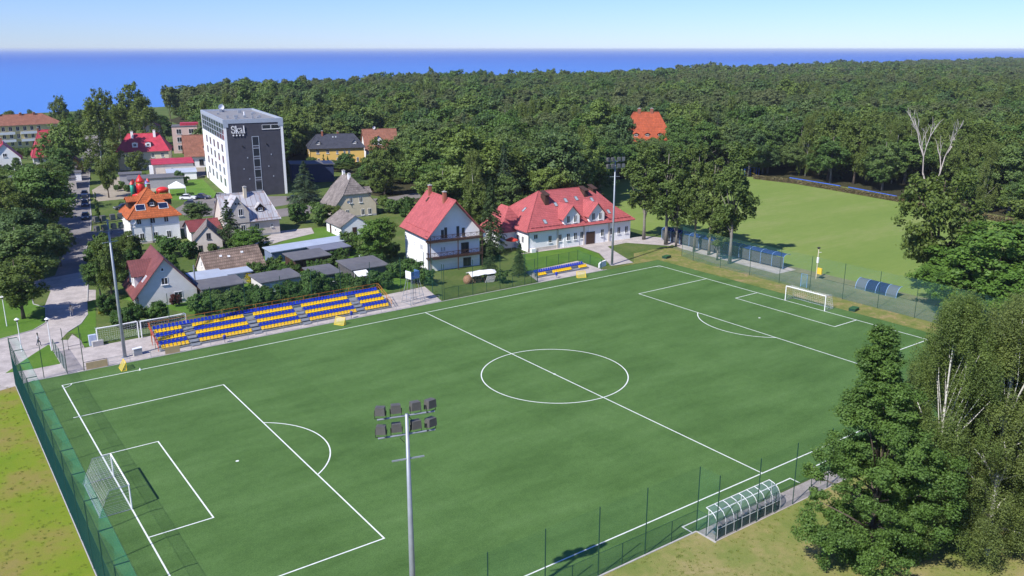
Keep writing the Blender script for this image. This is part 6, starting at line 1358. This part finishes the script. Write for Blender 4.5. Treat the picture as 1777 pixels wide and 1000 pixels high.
FL = {'maple': ('maple_tree', 'dense green broadleaf tree', 'broadleaf trees at the near edge of the wood'),
      'lime': ('lime_tree', 'lighter olive broadleaf tree', 'olive trees at the near edge of the wood'),
      'birch': ('birch_tree', 'slender birch with drooping crown', 'birches at the near edge of the wood'),
      'pine': ('pine_tree', 'brown-green pine', 'pines at the near edge of the wood'),
      'spruce': ('spruce_tree', 'pointed dark spruce', 'spruces at the near edge of the wood')}
for i, (d, x, y, kind, Ht, Rr) in enumerate(forest[:NEARN]):
    nm, lab, grp = FL[kind]; az = math.degrees(math.atan2(y-CAMY, x-CAMX)); reg = [q[1] for q in REG if az > q[0]][0]; sz = 'tall ' if Ht > 17 else ('low ' if Ht < 13.5 else 'mid-height '); row = 'front of the wood ' if d < (205 if az < 62 else 330) else 'wood '; lab = sz+lab+' in the '+row+reg; grp = grp+', '+row+reg+', '+sz.strip()
    tree(nm, kind, i % 3, 'mid' if d < 300 else 'low', x, y, Ht, Rr, lab, 'tree', grp)
# far wood: one object, instanced on points
rest = forest[NEARN:]
under = []
for (d, x, y, kind, Ht, Rr) in forest:                        # lower storey between the crowns
    if d < 1300: under.append((d, x+rr.uniform(-5, 5), y+rr.uniform(-5, 5), rr.choice(['maple', 'lime', 'maple']), min(Ht, 20)*rr.uniform(.5, .72), rr.uniform(3.4, 5.0)))
rest = rest+[u for u in under if inside(u[1], u[2], FOREST_EDGE) and not any((u[1]-a)**2+(u[2]-b)**2 < c*c for a, b, c in EXCL[:40])]
kinds = [(k, v) for k in ('maple', 'lime', 'birch', 'pine', 'spruce') for v in (0, 1, 2)]
protos = bpy.data.collections.new('wood_models'); pidx = {}
dims = []
for lod in ('mid', 'low', 'far'):
    for (k, v) in kinds:
        tr, cr, H0, R0 = proto(k, v, lod); pidx[(k, v, lod)] = len(dims); dims.append((H0, R0)); o = bpy.data.objects.new('wood_%03d' % (len(dims)-1), cr); protos.objects.link(o)
n = len(rest); co = np.zeros((n, 3), np.float32); idx = np.zeros(n, np.int32); rot = np.zeros((n, 3), np.float32); scl = np.zeros((n, 3), np.float32)
for i, (d, x, y, kind, Ht, Rr) in enumerate(rest):
    lod = 'mid' if d < 330 else ('low' if d < 800 else 'far'); j = pidx[(kind, rr.randrange(3), lod)]; co[i] = (x, y, 0); idx[i] = j; rot[i, 2] = rr.uniform(0, 6.28); scl[i] = (Rr/dims[j][1], Rr/dims[j][1], Ht/dims[j][0])
me = bpy.data.meshes.new('wood'); me.vertices.add(n); me.vertices.foreach_set('co', co.reshape(-1))
for nm, ty, ar in (('idx', 'INT', idx), ('rot', 'FLOAT_VECTOR', rot), ('scl', 'FLOAT_VECTOR', scl)):
    a = me.attributes.new(nm, ty, 'POINT'); a.data.foreach_set('value' if ty == 'INT' else 'vector', ar.reshape(-1))
wood = bpy.data.objects.new('wood', me); COL.objects.link(wood); tag(wood, 'wide mixed wood of pines and broadleaves stretching to the sea', 'wood', kind='stuff')
ng = bpy.data.node_groups.new('wood_scatter', 'GeometryNodeTree'); ng.interface.new_socket('Geometry', in_out='INPUT', socket_type='NodeSocketGeometry'); ng.interface.new_socket('Geometry', in_out='OUTPUT', socket_type='NodeSocketGeometry')
N = ng.nodes; gi = N.new('NodeGroupInput'); go = N.new('NodeGroupOutput'); ip = N.new('GeometryNodeInstanceOnPoints'); ci = N.new('GeometryNodeCollectionInfo')
ci.inputs['Collection'].default_value = protos; ci.inputs['Separate Children'].default_value = True; ci.inputs['Reset Children'].default_value = True
def attr(nm, ty):
    a = N.new('GeometryNodeInputNamedAttribute'); a.data_type = ty; a.inputs[0].default_value = nm; return a.outputs[0]
ng.links.new(gi.outputs[0], ip.inputs['Points']); ng.links.new(ci.outputs[0], ip.inputs['Instance']); ip.inputs['Pick Instance'].default_value = True
ng.links.new(attr('idx', 'INT'), ip.inputs['Instance Index']); ng.links.new(attr('scl', 'FLOAT_VECTOR'), ip.inputs['Scale'])
er = N.new('FunctionNodeEulerToRotation'); ng.links.new(attr('rot', 'FLOAT_VECTOR'), er.inputs[0]); ng.links.new(er.outputs[0], ip.inputs['Rotation'])
ng.links.new(ip.outputs[0], go.inputs[0]); md = wood.modifiers.new('scatter', 'NODES'); md.node_group = ng

# ------------------------------------------------------------------ low garden and shore growth
rs = random.Random(21)
GARD = [([(24, 79), (56, 79), (60, 110), (44, 106), (30, 112), (22, 104)], 74, (1.4, 3.6), 'in the gardens behind the grandstand'),
        ([(14, 100), (26, 106), (24, 138), (18, 140), (15, 124)], 16, (2.0, 4.5), 'between the street and the orange-roofed house'),
        ([(36, 112), (46, 116), (42, 132), (35, 131)], 9, (1.8, 4.0), 'before the metal-roofed house'),
        ([(57, 76), (63, 78), (62, 118), (58, 112)], 16, (1.5, 3.5), 'left of the balcony house'),
        ([(76, 78), (86, 80), (84, 92), (77, 92)], 7, (1.0, 2.2), 'between the balcony house and the clubhouse'),
        ([(84, 128), (98, 128), (96, 148), (84, 148)], 10, (2.0, 5.0), 'right of the half-hipped house'),
        ([(80, 206), (100, 212), (108, 222), (96, 232)], 10, (2.0, 5.0), 'between the blue hall and the yellow house'),
        ([(34, 166), (42, 170), (40, 200), (30, 198)], 8, (1.2, 2.6), 'in the yard left of the orange-roofed house'),
        ([(36, 205), (54, 226), (48, 240), (36, 222)], 8, (1.5, 3.0), 'around the grey sheds right of the street'),
        ([(6, 172), (16, 178), (28, 222), (6, 218)], 16, (3.0, 7.0), 'left of the street beyond the crossing'),
        ([(8, 240), (34, 246), (36, 330), (8, 330)], 26, (3.0, 6.5), 'among the houses at the far left'),
        ([(60, 330), (90, 330), (112, 470), (60, 520), (50, 400)], 46, (4.0, 9.0), 'towards the shore behind the hotel'),
        ([(0, 400), (50, 400), (60, 540), (0, 550)], 40, (3.0, 7.0), 'by the shore behind the long yellow building'),
        ([(118, 2), (132, -4), (150, -40), (118, -40)], 12, (4.0, 9.0), 'at the right end of the pitch')]
for P, n, (h0, h1), where in GARD:
    k = 0; xs = [p[0] for p in P]; ys = [p[1] for p in P]; tries = 0; Hs = []
    while k < n and tries < 900:
        tries += 1; x, y = rs.uniform(min(xs), max(xs)), rs.uniform(min(ys), max(ys))
        if not inside(x, y, P) or inside(x, y, SL+SR) or 149.5 < y < 163.5: continue
        if any((x-o_.location.x-1)**2+(y-o_.location.y-1)**2 < 9 for o_ in []): continue
        hit = False
        for (bx, by, yw, bw, bd) in FOOT:
            dx, dy = x-bx, y-by; u = dx*math.cos(yw)+dy*math.sin(yw); v = -dx*math.sin(yw)+dy*math.cos(yw)
            if -1.2 < u < bw+1.2 and -1.2 < v < bd+1.2: hit = True; break
        if hit: continue
        Hh = rs.uniform(h0, h1); Rr = Hh*rs.uniform(.42, .62) if Hh < 4.5 else Hh*rs.uniform(.32, .45); kind = rs.choice(['bush', 'bush', 'bush', 'bush', 'thuja']) if Hh < 4.5 else rs.choice(['lime', 'maple', 'maple', 'brightmaple'])
        if kind == 'thuja': Rr = Hh*.22
        d = math.hypot(x-CAMX, y-CAMY); sz = 'small' if Hh < h0+(h1-h0)*.33 else ('medium' if Hh < h0+(h1-h0)*.66 else 'large')
        nm = {'bush': 'shrub', 'thuja': 'columnar_conifer', 'lime': 'lime_tree', 'maple': 'maple_tree', 'brightmaple': 'maple_tree'}[kind]; what = {'bush': 'rounded green shrub', 'thuja': 'slim green conifer', 'lime': 'olive-green tree', 'maple': 'dark green tree', 'brightmaple': 'bright green tree'}[kind]
        tree(nm, kind, k % 3, 'mid' if d < 170 else 'low', x, y, Hh, Rr, '%s %s %s' % (sz, what, where), 'bush' if kind == 'bush' else 'tree', '%s %ss %s' % (sz, what, where)); k += 1

# grass tufts on the near lawns: one mass
GL = leafmat('grass_blade', [(.14, .20, .025), (.17, .21, .035), (.19, .21, .05)], .3)
gt = bpy.data.collections.new('tuft_models')
for v in range(3):
    rg = np.random.default_rng(70+v); a = M()
    for k in range(12):
        x, y = rg.normal(0, .09, 2); az = rg.uniform(0, 6.28); h_ = rg.uniform(.04, .10); dx, dy = .016*math.cos(az), .016*math.sin(az); lx, ly = rg.normal(0, .05, 2)
        a.add([(x-dx, y-dy, 0), (x+dx, y+dy, 0), (x+lx, y+ly, h_)], [(0, 1, 2)])
    gt.objects.link(bpy.data.objects.new('tuft_%d' % v, a.mesh('tuft', GL)))
rg = np.random.default_rng(9); pl = []
for (x0, y0, x1, y1, n, cond) in ((-15, 15, -4.75, 68.5, 900, lambda x, y: x > -15), (24, -27, 66, -3.6, 2200, lambda x, y: not (37.5 < x < 57 and y > -5.6))):
    xy = np.column_stack([rg.uniform(x0, x1, n), rg.uniform(y0, y1, n)]); pl.append(np.array([q for q in xy if cond(*q)]))
pl = np.vstack(pl); n = len(pl); co = np.column_stack([pl, np.full(n, .012)]).astype(np.float32)
me = bpy.data.meshes.new('grass'); me.vertices.add(n); me.vertices.foreach_set('co', co.reshape(-1))
for nm, ty, ar in (('idx', 'INT', rg.integers(0, 3, n).astype(np.int32)), ('rot', 'FLOAT_VECTOR', np.column_stack([np.zeros(n), np.zeros(n), rg.uniform(0, 6.28, n)]).astype(np.float32)), ('scl', 'FLOAT_VECTOR', np.repeat(rg.uniform(.6, 1.5, n)[:, None], 3, 1).astype(np.float32))):
    a = me.attributes.new(nm, ty, 'POINT'); a.data.foreach_set('value' if ty == 'INT' else 'vector', ar.reshape(-1))
go_ = bpy.data.objects.new('grass', me); COL.objects.link(go_); tag(go_, 'short grass tufts on the lawns outside the near fences', 'grass', kind='stuff')
ng2 = ng.copy(); [x for x in ng2.nodes if x.type == 'COLLECTION_INFO'][0].inputs['Collection'].default_value = gt
md = go_.modifiers.new('scatter', 'NODES'); md.node_group = ng2

# ------------------------------------------------------------------ thin sea haze
hz = M().box(-95000, -95000, -6.0, 95000, 95000, 44.0)
hm = bpy.data.materials.new('sea_haze'); hm.use_nodes = True; hn = hm.node_tree.nodes
for x in [q for q in hn if q.type == 'BSDF_PRINCIPLED']: hn.remove(x)
pv = hn.new('ShaderNodeVolumePrincipled'); pv.inputs['Color'].default_value = (.78, .87, 1.0, 1); pv.inputs['Density'].default_value = .00007; pv.inputs['Anisotropy'].default_value = 0.0
hm.node_tree.links.new(pv.outputs[0], [q for q in hn if q.type == 'OUTPUT_MATERIAL'][0].inputs['Volume'])
ho = hz.ob('haze', hm); tag(ho, 'thin pale blue sea haze over the whole place', 'haze', kind='stuff')
S.cycles.volume_bounces = 0
